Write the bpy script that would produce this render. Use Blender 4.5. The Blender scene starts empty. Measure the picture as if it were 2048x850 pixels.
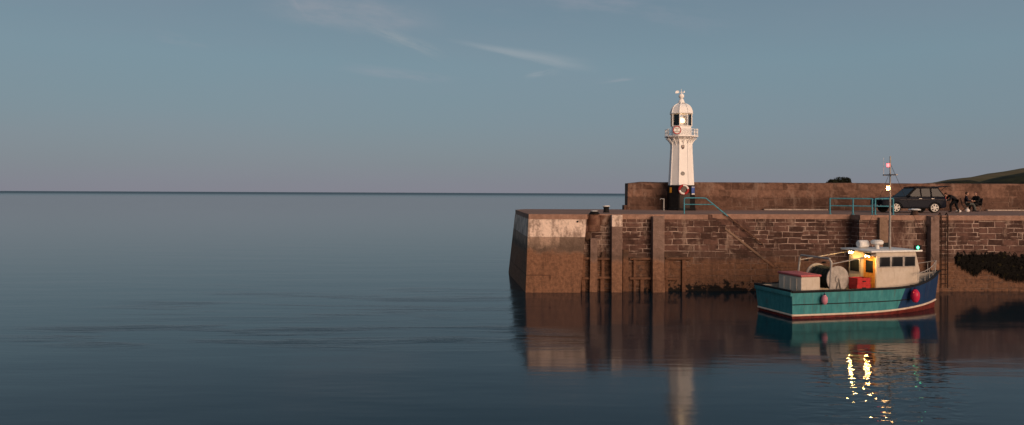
import bpy, bmesh, math, random
from mathutils import Vector, Matrix, Euler, noise as mnoise
random.seed(7)
R = math.radians
PI = math.pi
S = bpy.context.scene
COL = S.collection
F = 1440.0; HX = 1024.0; HY = 386.0; TH = 0.0043; CZ = 5.5
DECK = 4.33

def P(px, py, Y):
    """pixel of the photograph at depth Y -> world X, Z (used only to read sizes off the photograph)"""
    dx, dy = px - HX, py - HY
    a, b = dx + dy * TH, dy - dx * TH
    return a / F * Y, CZ - b / F * Y

def lin(r, g, b):
    f = lambda c: (c / 255 / 12.92) if c / 255 <= 0.04045 else ((c / 255 + 0.055) / 1.055) ** 2.4
    return (f(r), f(g), f(b), 1)

# ------------------------------------------------------------------ nodes
class G:
    def __init__(s, tree):
        s.t = tree; s.n = tree.nodes; s.l = tree.links
    def node(s, typ, **kw):
        n = s.n.new(typ)
        for k, v in kw.items(): setattr(n, k, v)
        return n
    def put(s, sock, v):
        if isinstance(v, bpy.types.NodeSocket): s.l.new(v, sock)
        elif v is not None: sock.default_value = v
    def math(s, op, a, b=None, c=None, clamp=False):
        n = s.node('ShaderNodeMath', operation=op); n.use_clamp = clamp
        s.put(n.inputs[0], a); s.put(n.inputs[1], b); s.put(n.inputs[2], c)
        return n.outputs[0]
    def mix(s, f, a, b, mode='MIX'):
        n = s.node('ShaderNodeMix', data_type='RGBA', blend_type=mode)
        s.put(n.inputs[0], f); s.put(n.inputs[6], a); s.put(n.inputs[7], b)
        return n.outputs[2]
    def sep(s, v):
        n = s.node('ShaderNodeSeparateXYZ'); s.put(n.inputs[0], v); return n.outputs
    def comb(s, x, y, z):
        n = s.node('ShaderNodeCombineXYZ')
        for i, v in enumerate((x, y, z)): s.put(n.inputs[i], v)
        return n.outputs[0]
    def noise(s, vec, scale, detail=4, rough=0.55, out=0, dist=0):
        n = s.node('ShaderNodeTexNoise'); s.put(n.inputs['Vector'], vec)
        n.inputs['Scale'].default_value = scale; n.inputs['Detail'].default_value = detail
        n.inputs['Roughness'].default_value = rough; n.inputs['Distortion'].default_value = dist
        return n.outputs[out]
    def scale(s, vec, sx, sy, sz):
        n = s.node('ShaderNodeVectorMath', operation='MULTIPLY'); s.put(n.inputs[0], vec); n.inputs[1].default_value = (sx, sy, sz)
        return n.outputs[0]
    def vadd(s, a, b):
        n = s.node('ShaderNodeVectorMath', operation='ADD'); s.put(n.inputs[0], a); s.put(n.inputs[1], b); return n.outputs[0]
    def step(s, v, a, b):
        n = s.node('ShaderNodeMapRange', interpolation_type='SMOOTHSTEP')
        s.put(n.inputs[0], v); s.put(n.inputs[1], a); s.put(n.inputs[2], b)
        n.inputs[3].default_value = 0; n.inputs[4].default_value = 1
        return n.outputs[0]
    def ramp(s, v, stops):
        n = s.node('ShaderNodeValToRGB'); e = n.color_ramp.elements
        while len(e) < len(stops): e.new(0.5)
        for k, (p, c) in enumerate(stops):
            e[k].position = p; e[k].color = c if len(c) == 4 else (*c, 1)
        s.put(n.inputs[0], v); return n.outputs[0]
    def bump(s, h, strength=0.5, dist=0.02, normal=None):
        n = s.node('ShaderNodeBump'); s.put(n.inputs['Height'], h)
        n.inputs['Strength'].default_value = strength; n.inputs['Distance'].default_value = dist
        if normal is not None: s.put(n.inputs['Normal'], normal)
        return n.outputs[0]

def newmat(name):
    m = bpy.data.materials.new(name); m.use_nodes = True
    g = G(m.node_tree); b = g.n['Principled BSDF']
    return m, g, b

def paint(name, col, rough=0.5, metal=0, var=0.12, scale=6, spec=0.18, bumps=0.0):
    m, g, b = newmat(name)
    v = g.node('ShaderNodeTexCoord').outputs['Object']
    n = g.noise(v, scale, 5, 0.6)
    c = (*col[:3], 1)
    d = (*[x * (1 - 2 * var) for x in col[:3]], 1); e = (*[min(1, x * (1 + var)) for x in col[:3]], 1)
    g.put(b.inputs['Base Color'], g.mix(g.step(n, 0.3, 0.7), d, e))
    b.inputs['Roughness'].default_value = rough; b.inputs['Metallic'].default_value = metal
    b.inputs['Specular IOR Level'].default_value = spec
    if bumps: g.put(b.inputs['Normal'], g.bump(n, bumps, 0.01))
    return m

def emit(name, col, st):
    m, g, b = newmat(name)
    b.inputs['Base Color'].default_value = (*col[:3], 1)
    b.inputs['Emission Color'].default_value = (*col[:3], 1); b.inputs['Emission Strength'].default_value = st
    return m

def pane_mat(name, dark=0.25, tint=(0.02, 0.025, 0.03)):
    """thin glass: mirror by Fresnel over a partly see-through pane"""
    m, g, b = newmat(name)
    tr = g.node('ShaderNodeBsdfTransparent'); gl = g.node('ShaderNodeBsdfGlossy'); gl.inputs['Roughness'].default_value = 0.04
    df = g.node('ShaderNodeBsdfDiffuse'); df.inputs[0].default_value = (*tint, 1)
    mx = g.node('ShaderNodeMixShader'); mx.inputs[0].default_value = dark
    g.l.new(tr.outputs[0], mx.inputs[1]); g.l.new(df.outputs[0], mx.inputs[2])
    fr = g.node('ShaderNodeFresnel'); fr.inputs[0].default_value = 1.5
    m2 = g.node('ShaderNodeMixShader'); g.l.new(fr.outputs[0], m2.inputs[0]); g.l.new(mx.outputs[0], m2.inputs[1]); g.l.new(gl.outputs[0], m2.inputs[2])
    g.l.new(m2.outputs[0], g.n['Material Output'].inputs[0])
    return m

def stone(name, bw, bh, ca, cb, mortar, mort_amt=0.8, tide=None, weed=None, wash=0.0, big=0.35, alg=(0.195, 0.097, 0.058), white=None, joint=0.032, lower=None, brick=True):
    """weathered quay stone; coordinates are world metres"""
    m, g, b = newmat(name)
    pos = g.node('ShaderNodeNewGeometry').outputs['Position']
    x, y, z = g.sep(pos)
    h = g.math('ADD', x, g.math('MULTIPLY', y, 0.97))
    uv = g.comb(h, z, 0.0)
    wob = g.noise(uv, 0.9, 3, 0.5, out=1)
    uvw = g.vadd(uv, g.scale(wob, 0.26, 0.13, 0))
    n1 = g.noise(uv, 0.55, 5, 0.6); n2 = g.noise(uv, 3.2, 6, 0.65); n3 = g.noise(uv, 14, 6, 0.7)
    col = g.mix(g.step(n2, 0.3, 0.72), ca, cb)
    height = n3
    if brick:
        def courses(vec, w, h_, off, jt):
            bt = g.node('ShaderNodeTexBrick'); g.put(bt.inputs['Vector'], vec)
            bt.offset = off; bt.squash = 1.7; bt.squash_frequency = 3; bt.offset_frequency = 2
            bt.inputs['Color1'].default_value = (0, 0, 0, 1); bt.inputs['Color2'].default_value = (1, 1, 1, 1)
            bt.inputs['Mortar'].default_value = (0.5, 0.5, 0.5, 1)
            bt.inputs['Scale'].default_value = 1; bt.inputs['Mortar Size'].default_value = jt
            bt.inputs['Mortar Smooth'].default_value = 0.5; bt.inputs['Bias'].default_value = -0.1
            bt.inputs['Brick Width'].default_value = w; bt.inputs['Row Height'].default_value = h_
            return bt.outputs['Color'], bt.outputs['Fac']
        t1, f1 = courses(uvw, bw, bh, 0.37, joint)
        t2, f2 = courses(g.vadd(uvw, (0.3, 0.11, 0)), bw * 1.55, bh * 1.42, 0.43, joint * .8)
        sel = g.step(g.noise(uv, 0.33, 3, 0.5), 0.47, 0.50)
        tone = g.mix(sel, t1, t2); fac = g.math('ADD', g.math('MULTIPLY', f1, g.math('SUBTRACT', 1.0, sel)), g.math('MULTIPLY', f2, sel))
        patch = g.step(g.noise(g.vadd(uv, (7, 3, 0)), 0.42, 5, 0.6), 0.50, 0.57)      # where old render still hides the courses
        keep = g.math('SUBTRACT', 1.0, g.math('MULTIPLY', patch, 0.65))
        fac = g.math('MULTIPLY', fac, keep)
        tn_ = g.math('ADD', g.math('MULTIPLY', g.step(tone, 0.05, 0.95), keep), g.math('MULTIPLY', patch, 0.45))
        tn_ = g.math('ADD', tn_, g.math('MULTIPLY', g.math('SUBTRACT', n2, 0.5), 1.3), clamp=True)
        col = g.mix(tn_, g.mix(0.62, col, (ca[0] * .30, ca[1] * .24, ca[2] * .22, 1)), g.mix(0.5, col, (cb[0] * 1.2, cb[1] * 1.15, cb[2] * 1.15, 1)))
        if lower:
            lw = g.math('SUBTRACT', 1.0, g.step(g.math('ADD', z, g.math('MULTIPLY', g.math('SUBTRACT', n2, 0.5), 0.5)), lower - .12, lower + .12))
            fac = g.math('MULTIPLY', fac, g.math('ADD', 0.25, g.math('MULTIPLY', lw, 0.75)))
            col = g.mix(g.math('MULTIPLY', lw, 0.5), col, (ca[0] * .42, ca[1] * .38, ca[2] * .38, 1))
        mk = g.math('MULTIPLY', fac, g.math('MULTIPLY', g.step(g.noise(uv, 0.62, 6, .72), 0.40, 0.56), mort_amt))
        col = g.mix(mk, col, mortar)
        height = g.math('SUBTRACT', g.math('ADD', g.math('MULTIPLY', n3, 0.5), g.math('MULTIPLY', tone, 0.35)), g.math('MULTIPLY', fac, 1.1))
    # broad stains
    col = g.mix(g.math('MULTIPLY', g.step(n1, 0.42, 0.7), big), col, (ca[0] * .35, ca[1] * .32, ca[2] * .32, 1))
    # vertical run marks
    run = g.noise(g.comb(h, g.math('MULTIPLY', z, 0.12), 0), 2.6, 5, 0.65)
    col = g.mix(g.math('MULTIPLY', g.step(run, 0.55, 0.75), 0.45), col, (ca[0] * .45, ca[1] * .4, ca[2] * .4, 1))
    if wash:
        w = g.math('MULTIPLY', g.step(g.noise(g.comb(h, g.math('MULTIPLY', z, 0.35), 3), 1.1, 7, 0.75), 0.525, 0.64), wash)
        col = g.mix(w, col, (0.30, 0.215, 0.17, 1))
    if white:
        z0, z1 = white
        wn = g.noise(g.comb(h, g.math('MULTIPLY', z, 0.55), 1.7), 2.1, 7, 0.72)
        wn2 = g.noise(uv, 8, 6, 0.75)
        drip = g.noise(g.comb(g.math('MULTIPLY', h, 2.4), g.math('MULTIPLY', z, 0.25), 9), 2.0, 4, 0.6)
        wm = g.math('MULTIPLY', g.step(z, z0 - 0.012, z0 + 0.012), g.math('SUBTRACT', 1.0, g.step(g.math('ADD', z, g.math('MULTIPLY', wn, 0.16)), z1 + .04, z1 + .12)))
        wear = g.math('MULTIPLY', g.step(g.math('ADD', g.math('MULTIPLY', wn, 0.62), g.math('ADD', g.math('MULTIPLY', wn2, 0.23), g.math('MULTIPLY', drip, 0.2))), 0.455, 0.60), 0.85)
        wcol = g.mix(wear, (0.70, 0.545, 0.45, 1), (0.20, 0.14, 0.112, 1))
        col = g.mix(wm, col, wcol)
        # pale remains of old paint under the band, on the outer part only, and a cracked joint
        gh = g.math('MULTIPLY', g.math('MULTIPLY', g.step(g.math('ADD', z, g.math('MULTIPLY', g.math('SUBTRACT', drip, 0.5), 1.0)), 2.40, 2.55), g.math('SUBTRACT', 1.0, g.step(z, z0 - 0.02, z0))), g.math('SUBTRACT', 1.0, g.step(x, 2.62, 2.68)))
        col = g.mix(g.math('MULTIPLY', gh, 0.9), col, g.mix(wear, (0.38, 0.26, 0.195, 1), (0.17, 0.115, 0.085, 1)))
    if tide is not None:
        tn = g.noise(uv, 1.1, 5, 0.6)
        tz = g.math('ADD', z, g.math('MULTIPLY', g.math('SUBTRACT', tn, 0.5), 1.1))
        tm = g.math('SUBTRACT', 1.0, g.step(tz, tide - 0.25, tide + 0.22))
        sp = g.step(g.noise(uv, 26, 3, 0.6), 0.62, 0.72)
        an = g.noise(uv, 5.5, 7, 0.72)
        ac = g.mix(g.step(an, 0.3, 0.7), (alg[0] * .66, alg[1] * .62, alg[2] * .58, 1), (alg[0] * 1.25, alg[1] * 1.25, alg[2] * 1.2, 1))
        ac = g.mix(g.math('MULTIPLY', sp, 0.35), ac, (0.30, 0.20, 0.14, 1))
        ac = g.mix(g.math('MULTIPLY', g.step(run, 0.50, 0.70), 0.5), ac, (0.05, 0.026, 0.017, 1))
        dk_ = g.step(g.math('ADD', g.math('SUBTRACT', g.noise(g.scale(uv, 1, .8, 1), 3.4, 7, .75), g.math('MULTIPLY', z, 0.035)), g.math('MULTIPLY', g.math('SUBTRACT', 1.0, g.step(x, 8.3, 8.9)), .07)), 0.51, 0.60)  # dark spots; the extra ones at low x paint shade behind the timbers
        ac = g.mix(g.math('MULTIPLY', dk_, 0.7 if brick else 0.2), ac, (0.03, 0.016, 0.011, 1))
        if brick: ac = g.mix(g.math('MULTIPLY', fac, g.math('MULTIPLY', g.step(g.noise(uv, 0.9, 5, .7), .42, .6), 0.55)), ac, (0.045, 0.024, 0.016, 1))
        if white:
            cz_ = g.math('ABSOLUTE', g.math('SUBTRACT', g.math('ADD', z, g.math('MULTIPLY', g.noise(uv, 3, 4, .6), .05)), 0.985))
            ck = g.math('MULTIPLY', g.math('SUBTRACT', 1.0, g.step(cz_, 0.012, 0.04)), g.math('SUBTRACT', 1.0, g.step(x, 2.1, 2.2)))
            bz = g.math('ADD', g.math('ABSOLUTE', g.math('SUBTRACT', x, 2.12)), g.math('MULTIPLY', g.math('ABSOLUTE', g.math('SUBTRACT', z, 0.84)), 0.45))
            ck = g.math('MAXIMUM', ck, g.math('SUBTRACT', 1.0, g.step(g.math('ADD', bz, g.math('MULTIPLY', an, .06)), 0.08, 0.15)))
            ac = g.mix(g.math('MULTIPLY', ck, 0.75), ac, (0.045, 0.018, 0.010, 1))
        col = g.mix(g.math('MULTIPLY', tm, 0.93 if not brick else 0.78), col, ac)
        # dark line of the last high water
        hl = g.math('MULTIPLY', g.step(tz, tide - 0.1, tide + 0.2), g.math('SUBTRACT', 1.0, g.step(tz, tide + 0.25, tide + 0.65)))
        col = g.mix(g.math('MULTIPLY', hl, 0.45), col, (0.055, 0.036, 0.026, 1))
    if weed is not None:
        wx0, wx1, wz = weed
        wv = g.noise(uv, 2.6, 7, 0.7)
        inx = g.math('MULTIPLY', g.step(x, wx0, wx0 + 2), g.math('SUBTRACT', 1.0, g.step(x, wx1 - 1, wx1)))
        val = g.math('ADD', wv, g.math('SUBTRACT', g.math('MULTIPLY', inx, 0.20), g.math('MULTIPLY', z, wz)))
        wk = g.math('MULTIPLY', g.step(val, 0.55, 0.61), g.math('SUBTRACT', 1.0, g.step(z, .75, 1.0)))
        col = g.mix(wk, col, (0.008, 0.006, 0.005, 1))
        b.inputs['Roughness'].default_value = 0.8
    g.put(b.inputs['Base Color'], col)
    b.inputs['Roughness'].default_value = 0.88; b.inputs['Specular IOR Level'].default_value = 0.25
    g.put(b.inputs['Normal'], g.bump(height, 0.8, 0.05, g.bump(n2, 0.6, 0.12)))
    return m

# ------------------------------------------------------------------ mesh builder
class MB:
    def __init__(s): s.bm = bmesh.new()
    def _new(s, verts, faces, mi=0):
        vs = [s.bm.verts.new(v) for v in verts]; out = []
        for f in faces:
            try:
                fc = s.bm.faces.new([vs[i] for i in f]); fc.material_index = mi; out.append(fc)
            except ValueError: pass
        return vs, out
    def box(s, c, d, rot=None, bevel=0, mi=0):
        M = Matrix.Translation(c) @ (Euler(rot).to_matrix().to_4x4() if rot else Matrix())
        v = [M @ Vector((sx * d[0] / 2, sy * d[1] / 2, sz * d[2] / 2)) for sx in (-1, 1) for sy in (-1, 1) for sz in (-1, 1)]
        vs, fs = s._new(v, [(0, 1, 3, 2), (4, 6, 7, 5), (0, 4, 5, 1), (2, 3, 7, 6), (0, 2, 6, 4), (1, 5, 7, 3)], mi)
        if bevel:
            ed = list({e for f in fs for e in f.edges})
            r = bmesh.ops.bevel(s.bm, geom=ed, offset=bevel, segments=2, affect='EDGES', profile=0.6)
            for f in r['faces']: f.material_index = mi
        return s
    def b2(s, lo, hi, bevel=0, mi=0):
        return s.box([(a + b) / 2 for a, b in zip(lo, hi)], [abs(b - a) for a, b in zip(lo, hi)], None, bevel, mi)
    def cyl(s, p0, p1, r0, r1=None, n=12, mi=0, cap=True):
        return s.tube([p0, p1], [r0, r0 if r1 is None else r1], n, mi, cap)
    def tube(s, pts, r, n=8, mi=0, cap=True):
        pts = [Vector(p) for p in pts]
        if not hasattr(r, '__len__'): r = [r] * len(pts)
        rings = []; up = None
        for i, p in enumerate(pts):
            t = (pts[min(i + 1, len(pts) - 1)] - pts[max(i - 1, 0)]).normalized()
            if up is None:
                up = Vector((0, 0, 1)) if abs(t.z) < 0.9 else Vector((1, 0, 0))
            a = t.cross(up).normalized(); up = a.cross(t).normalized()
            rings.append([s.bm.verts.new(p + (a * math.cos(2 * PI * k / n) + up * math.sin(2 * PI * k / n)) * r[i]) for k in range(n)])
        for q in range(len(rings) - 1):
            for k in range(n):
                f = s.bm.faces.new((rings[q][k], rings[q][(k + 1) % n], rings[q + 1][(k + 1) % n], rings[q + 1][k])); f.material_index = mi
        if cap:
            for rg in (rings[0], rings[-1]):
                f = s.bm.faces.new(rg); f.material_index = mi
        return s
    def lathe(s, prof, n=16, c=(0, 0, 0), phase=0, mi=0, cap=True):
        rings = []
        for r, z in prof:
            rings.append([s.bm.verts.new((c[0] + r * math.cos(phase + 2 * PI * k / n), c[1] + r * math.sin(phase + 2 * PI * k / n), c[2] + z)) for k in range(n)])
        for q in range(len(rings) - 1):
            for k in range(n):
                f = s.bm.faces.new((rings[q][k], rings[q][(k + 1) % n], rings[q + 1][(k + 1) % n], rings[q + 1][k])); f.material_index = mi
        if cap:
            for rg in (rings[0], rings[-1]):
                f = s.bm.faces.new(rg); f.material_index = mi
        return s
    def prism(s, poly, z0, z1, mi=0, top=None):
        """plan polygon extruded upward; top= optional other polygon"""
        top = top or poly; n = len(poly)
        v = [(x, y, z0) for x, y in poly] + [(x, y, z1) for x, y in top]
        s._new(v, [tuple(range(n))[::-1], tuple(range(n, 2 * n))] + [(i, (i + 1) % n, n + (i + 1) % n, n + i) for i in range(n)], mi)
        return s
    def side(s, poly, y0, y1, mi=0, bevel=0, y0s=None):
        """profile in x,z extruded along y"""
        n = len(poly)
        v = [(x, y0, z) for x, z in poly] + [(x, y1, z) for x, z in poly]
        vs, fs = s._new(v, [tuple(range(n)), tuple(range(n, 2 * n))[::-1]] + [(i, (i + 1) % n, n + (i + 1) % n, n + i) for i in range(n)], mi)
        if bevel:
            ed = list({e for f in fs[:2] for e in f.edges})
            r = bmesh.ops.bevel(s.bm, geom=ed, offset=bevel, segments=3, affect='EDGES', profile=0.55)
            for f in r['faces']: f.material_index = mi
        return s
    def ell(s, c, r, n=16, m=10, mi=0, rot=None):
        M = Matrix.Translation(c) @ (Euler(rot).to_matrix().to_4x4() if rot else Matrix()) @ Matrix.Diagonal((*r, 1))
        k = bmesh.ops.create_uvsphere(s.bm, u_segments=n, v_segments=m, radius=1, matrix=M)
        for f in {f for v in k['verts'] for f in v.link_faces}: f.material_index = mi
        return s
    def torus(s, c, r, t, M=None, n=32, k=10, mi=0, a0=0, a1=2 * PI):
        M = M or Matrix(); rings = []; full = abs(a1 - a0 - 2 * PI) < 1e-6
        cnt = n if full else n + 1
        for i in range(cnt):
            a = a0 + (a1 - a0) * i / n
            rings.append([s.bm.verts.new(Matrix.Translation(c) @ M @ Vector(((r + t * math.cos(2 * PI * j / k)) * math.cos(a), (r + t * math.cos(2 * PI * j / k)) * math.sin(a), t * math.sin(2 * PI * j / k)))) for j in range(k)])
        for i in range(n if full else n):
            A, B = rings[i], rings[(i + 1) % cnt]
            for j in range(k):
                f = s.bm.faces.new((A[j], A[(j + 1) % k], B[(j + 1) % k], B[j])); f.material_index = mi
        if not full:
            for rg in (rings[0], rings[-1]): s.bm.faces.new(rg).material_index = mi
        return s
    def build(s, name, mats, parent=None, smooth=True, angle=35):
        bmesh.ops.recalc_face_normals(s.bm, faces=s.bm.faces[:])
        me = bpy.data.meshes.new(name); 
        if smooth:
            for f in s.bm.faces: f.smooth = True
            for e in s.bm.edges:
                if len(e.link_faces) == 2 and e.calc_face_angle(0) > R(angle): e.smooth = False
        s.bm.to_mesh(me); s.bm.free()
        for m in (mats if isinstance(mats, (list, tuple)) else [mats]): me.materials.append(m)
        o = bpy.data.objects.new(name, me); COL.objects.link(o)
        if parent is not None:
            o.parent = parent
            if parent.get('_w'): o.matrix_parent_inverse = Matrix.Translation(parent['_w']).inverted()
        return o

def tag(o, label=None, cat=None, group=None, kind=None):
    if label: o['label'] = label
    if cat: o['category'] = cat
    if group: o['group'] = group
    if kind: o['kind'] = kind
    return o

WORLD_ROOTS = []
def thing(name, label, cat, loc=(0, 0, 0), rz=0, group=None, world=False):
    o = bpy.data.objects.new(name, None); COL.objects.link(o)
    o.location = loc; o.rotation_euler = (0, 0, rz); o.empty_display_size = 0.3
    tag(o, label, cat, group)
    if world: o['_w'] = tuple(loc); WORLD_ROOTS.append(o)       # its parts are written in world metres
    return o

def copy_tree(o, parent=None):
    c = o.copy(); COL.objects.link(c)
    if parent is not None: c.parent = parent
    for ch in list(o.children): copy_tree(ch, c)
    return c

def text_mesh(name, txt, size, mat, parent, M, depth=0.004):
    cu = bpy.data.curves.new(name, 'FONT'); cu.body = txt; cu.size = size; cu.extrude = depth; cu.align_x = 'CENTER'; cu.align_y = 'CENTER'
    t = bpy.data.objects.new(name, cu); COL.objects.link(t)
    dg = bpy.context.evaluated_depsgraph_get(); dg.update()
    me = bpy.data.meshes.new_from_object(t.evaluated_get(dg)); me.name = name
    bpy.data.objects.remove(t)
    me.transform(M); me.materials.clear(); me.materials.append(mat)
    o = bpy.data.objects.new(name, me); COL.objects.link(o)
    if parent is not None:
        o.parent = parent
        if parent.get('_w'): o.matrix_parent_inverse = Matrix.Translation(parent['_w']).inverted()
    return o

# ------------------------------------------------------------------ camera
cam = bpy.data.cameras.new('camera'); co = bpy.data.objects.new('camera', cam); COL.objects.link(co)
co.location = (0, 0, CZ); co.rotation_euler = (R(90), -TH, 0)
cam.sensor_width = 36; cam.lens = 36 * F / 2048; cam.shift_y = -(425 - HY) / 2048
cam.clip_start = 0.1; cam.clip_end = 60000
S.camera = co

# ------------------------------------------------------------------ light
SUN_AZ = R(24); SUN_EL = R(7)                # low glow behind the camera, a little to its right
sd = Vector((math.sin(SUN_AZ) * math.cos(SUN_EL), -math.cos(SUN_AZ) * math.cos(SUN_EL), math.sin(SUN_EL)))
sun = bpy.data.lights.new('sun', 'SUN'); sun.energy = 4.6; sun.angle = R(44); sun.color = (1.0, 0.70, 0.50)
so = bpy.data.objects.new('sun', sun); COL.objects.link(so)
so.rotation_euler = (-sd).to_track_quat('-Z', 'Y').to_euler(); so.location = (20, -30, 30)

def build_world():
    w = bpy.data.worlds.new('World'); S.world = w; w.use_nodes = True
    g = G(w.node_tree); bg = g.n['Background']
    d = g.node('ShaderNodeTexCoord').outputs['Generated']
    x, y, z = g.sep(d)
    el = g.math('ARCSINE', z)
    grad = g.ramp(g.math('DIVIDE', el, 1.5, clamp=True), [
        (0.0, lin(136, 137, 149)), (0.026, lin(128, 139, 150)), (0.065, lin(123, 143, 156)), (0.115, lin(121, 146, 160)),
        (0.19, lin(112, 134, 151)), (0.45, lin(103, 124, 142)), (1.0, lin(78, 100, 122))])
    sky = g.node('ShaderNodeTexSky', sky_type='NISHITA'); sky.sun_disc = False
    sky.sun_elevation = SUN_EL; sky.sun_rotation = math.atan2(sd.x, sd.y); sky.dust_density = 2.0
    ns = g.mix(1.0, sky.outputs[0], (0.09, 0.09, 0.09, 1), 'MULTIPLY')
    col = g.mix(0.12, grad, ns)
    # afterglow on the sunset side, behind the camera
    dt = g.node('ShaderNodeVectorMath', operation='DOT_PRODUCT'); g.put(dt.inputs[0], d); dt.inputs[1].default_value = Vector((sd.x, sd.y, 0)).normalized()
    glow = g.math('MULTIPLY', g.step(dt.outputs[1], 0.05, 0.95), g.math('SUBTRACT', 1.0, g.step(z, 0.0, 0.6)))
    col = g.mix(g.math('MULTIPLY', glow, 0.85), col, (0.95, 0.52, 0.30, 1))
    # thin high cloud ahead: streaks laid out by bearing
    yy = g.math('MAXIMUM', y, 0.05)
    u = g.math('DIVIDE', x, yy); v = g.math('DIVIDE', z, yy)
    uv = g.comb(u, v, 0)
    front = g.step(y, 0.1, 0.3)
    def streak(p0, p1, w0, w1, amt, seed, colr, nsc=(9, 60), lo=0.38, hi=0.66):
        nonlocal col
        a = ((p0[0] - HX) / F, (HY - p0[1]) / F); b = ((p1[0] - HX) / F, (HY - p1[1]) / F)
        L = math.hypot(b[0] - a[0], b[1] - a[1]); ca, sa = (b[0] - a[0]) / L, (b[1] - a[1]) / L
        du = g.math('SUBTRACT', u, a[0]); dv = g.math('SUBTRACT', v, a[1])
        t = g.math('DIVIDE', g.math('ADD', g.math('MULTIPLY', du, ca), g.math('MULTIPLY', dv, sa)), L)
        q = g.math('SUBTRACT', g.math('MULTIPLY', dv, ca), g.math('MULTIPLY', du, sa))
        nn = g.noise(g.comb(g.math('MULTIPLY', t, L * nsc[0]), g.math('MULTIPLY', q, nsc[1]), seed), 1.0, 6, 0.62)
        q = g.math('ADD', q, g.math('MULTIPLY', g.math('SUBTRACT', nn, 0.5), w1 / F * 1.2))
        wid = g.math('ADD', w0 / F, g.math('MULTIPLY', t, (w1 - w0) / F))
        ac = g.math('SUBTRACT', 1.0, g.step(g.math('ABSOLUTE', q), 0.0, wid))
        al = g.math('MULTIPLY', g.step(t, -0.02, 0.45), g.math('SUBTRACT', 1.0, g.step(t, 0.62, 1.04)))
        mk = g.math('MULTIPLY', g.math('MULTIPLY', ac, al), g.math('MULTIPLY', g.step(nn, lo, hi), g.math('MULTIPLY', front, amt)))
        col = g.mix(mk, col, colr)
    pk = lin(172, 166, 172)
    streak((880, 78), (1200, 136), 6, 21, 0.42, 1, lin(170, 176, 180), (5, 45), .22, .62)
    streak((1040, 154), (1130, 136), 9, 12, 0.5, 5, lin(168, 174, 178))
    streak((700, 40), (905, 118), 16, 24, 0.5, 2, lin(160, 166, 170))
    streak((480, -5), (900, 42), 56, 50, 0.62, 3, pk, (4, 14), .30, .78)
    streak((570, -30), (618, 42), 24, 8, 0.75, 8, pk, (6, 30))
    streak((650, 130), (960, 168), 18, 14, 0.4, 9, lin(152, 158, 168), (8, 40))
    streak((1185, 164), (1290, 154), 7, 7, 0.6, 4, lin(160, 164, 172))
    streak((300, 70), (420, 95), 18, 12, 0.4, 6, lin(150, 156, 166))
    streak((900, -20), (1500, 30), 55, 55, 0.5, 7, lin(150, 154, 166), (5, 20))
    # soft unevenness of the air
    hz = g.noise(g.comb(g.math('MULTIPLY', u, 1.0), g.math('MULTIPLY', v, 4.0), 0), 2.2, 4, 0.55)
    col = g.mix(g.math('MULTIPLY', g.step(hz, 0.35, 0.75), 0.13), col, lin(142, 141, 155))
    g.put(bg.inputs[0], col); bg.inputs[1].default_value = 1.0
build_world()
S.view_settings.view_transform = 'Standard'; S.view_settings.look = 'None'
S.view_settings.exposure = 0; S.view_settings.gamma = 1; S.view_settings.use_curve_mapping = False
S.cycles.max_bounces = 8; S.cycles.caustics_reflective = False; S.cycles.caustics_refractive = False
S.cycles.sample_clamp_indirect = 6

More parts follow.
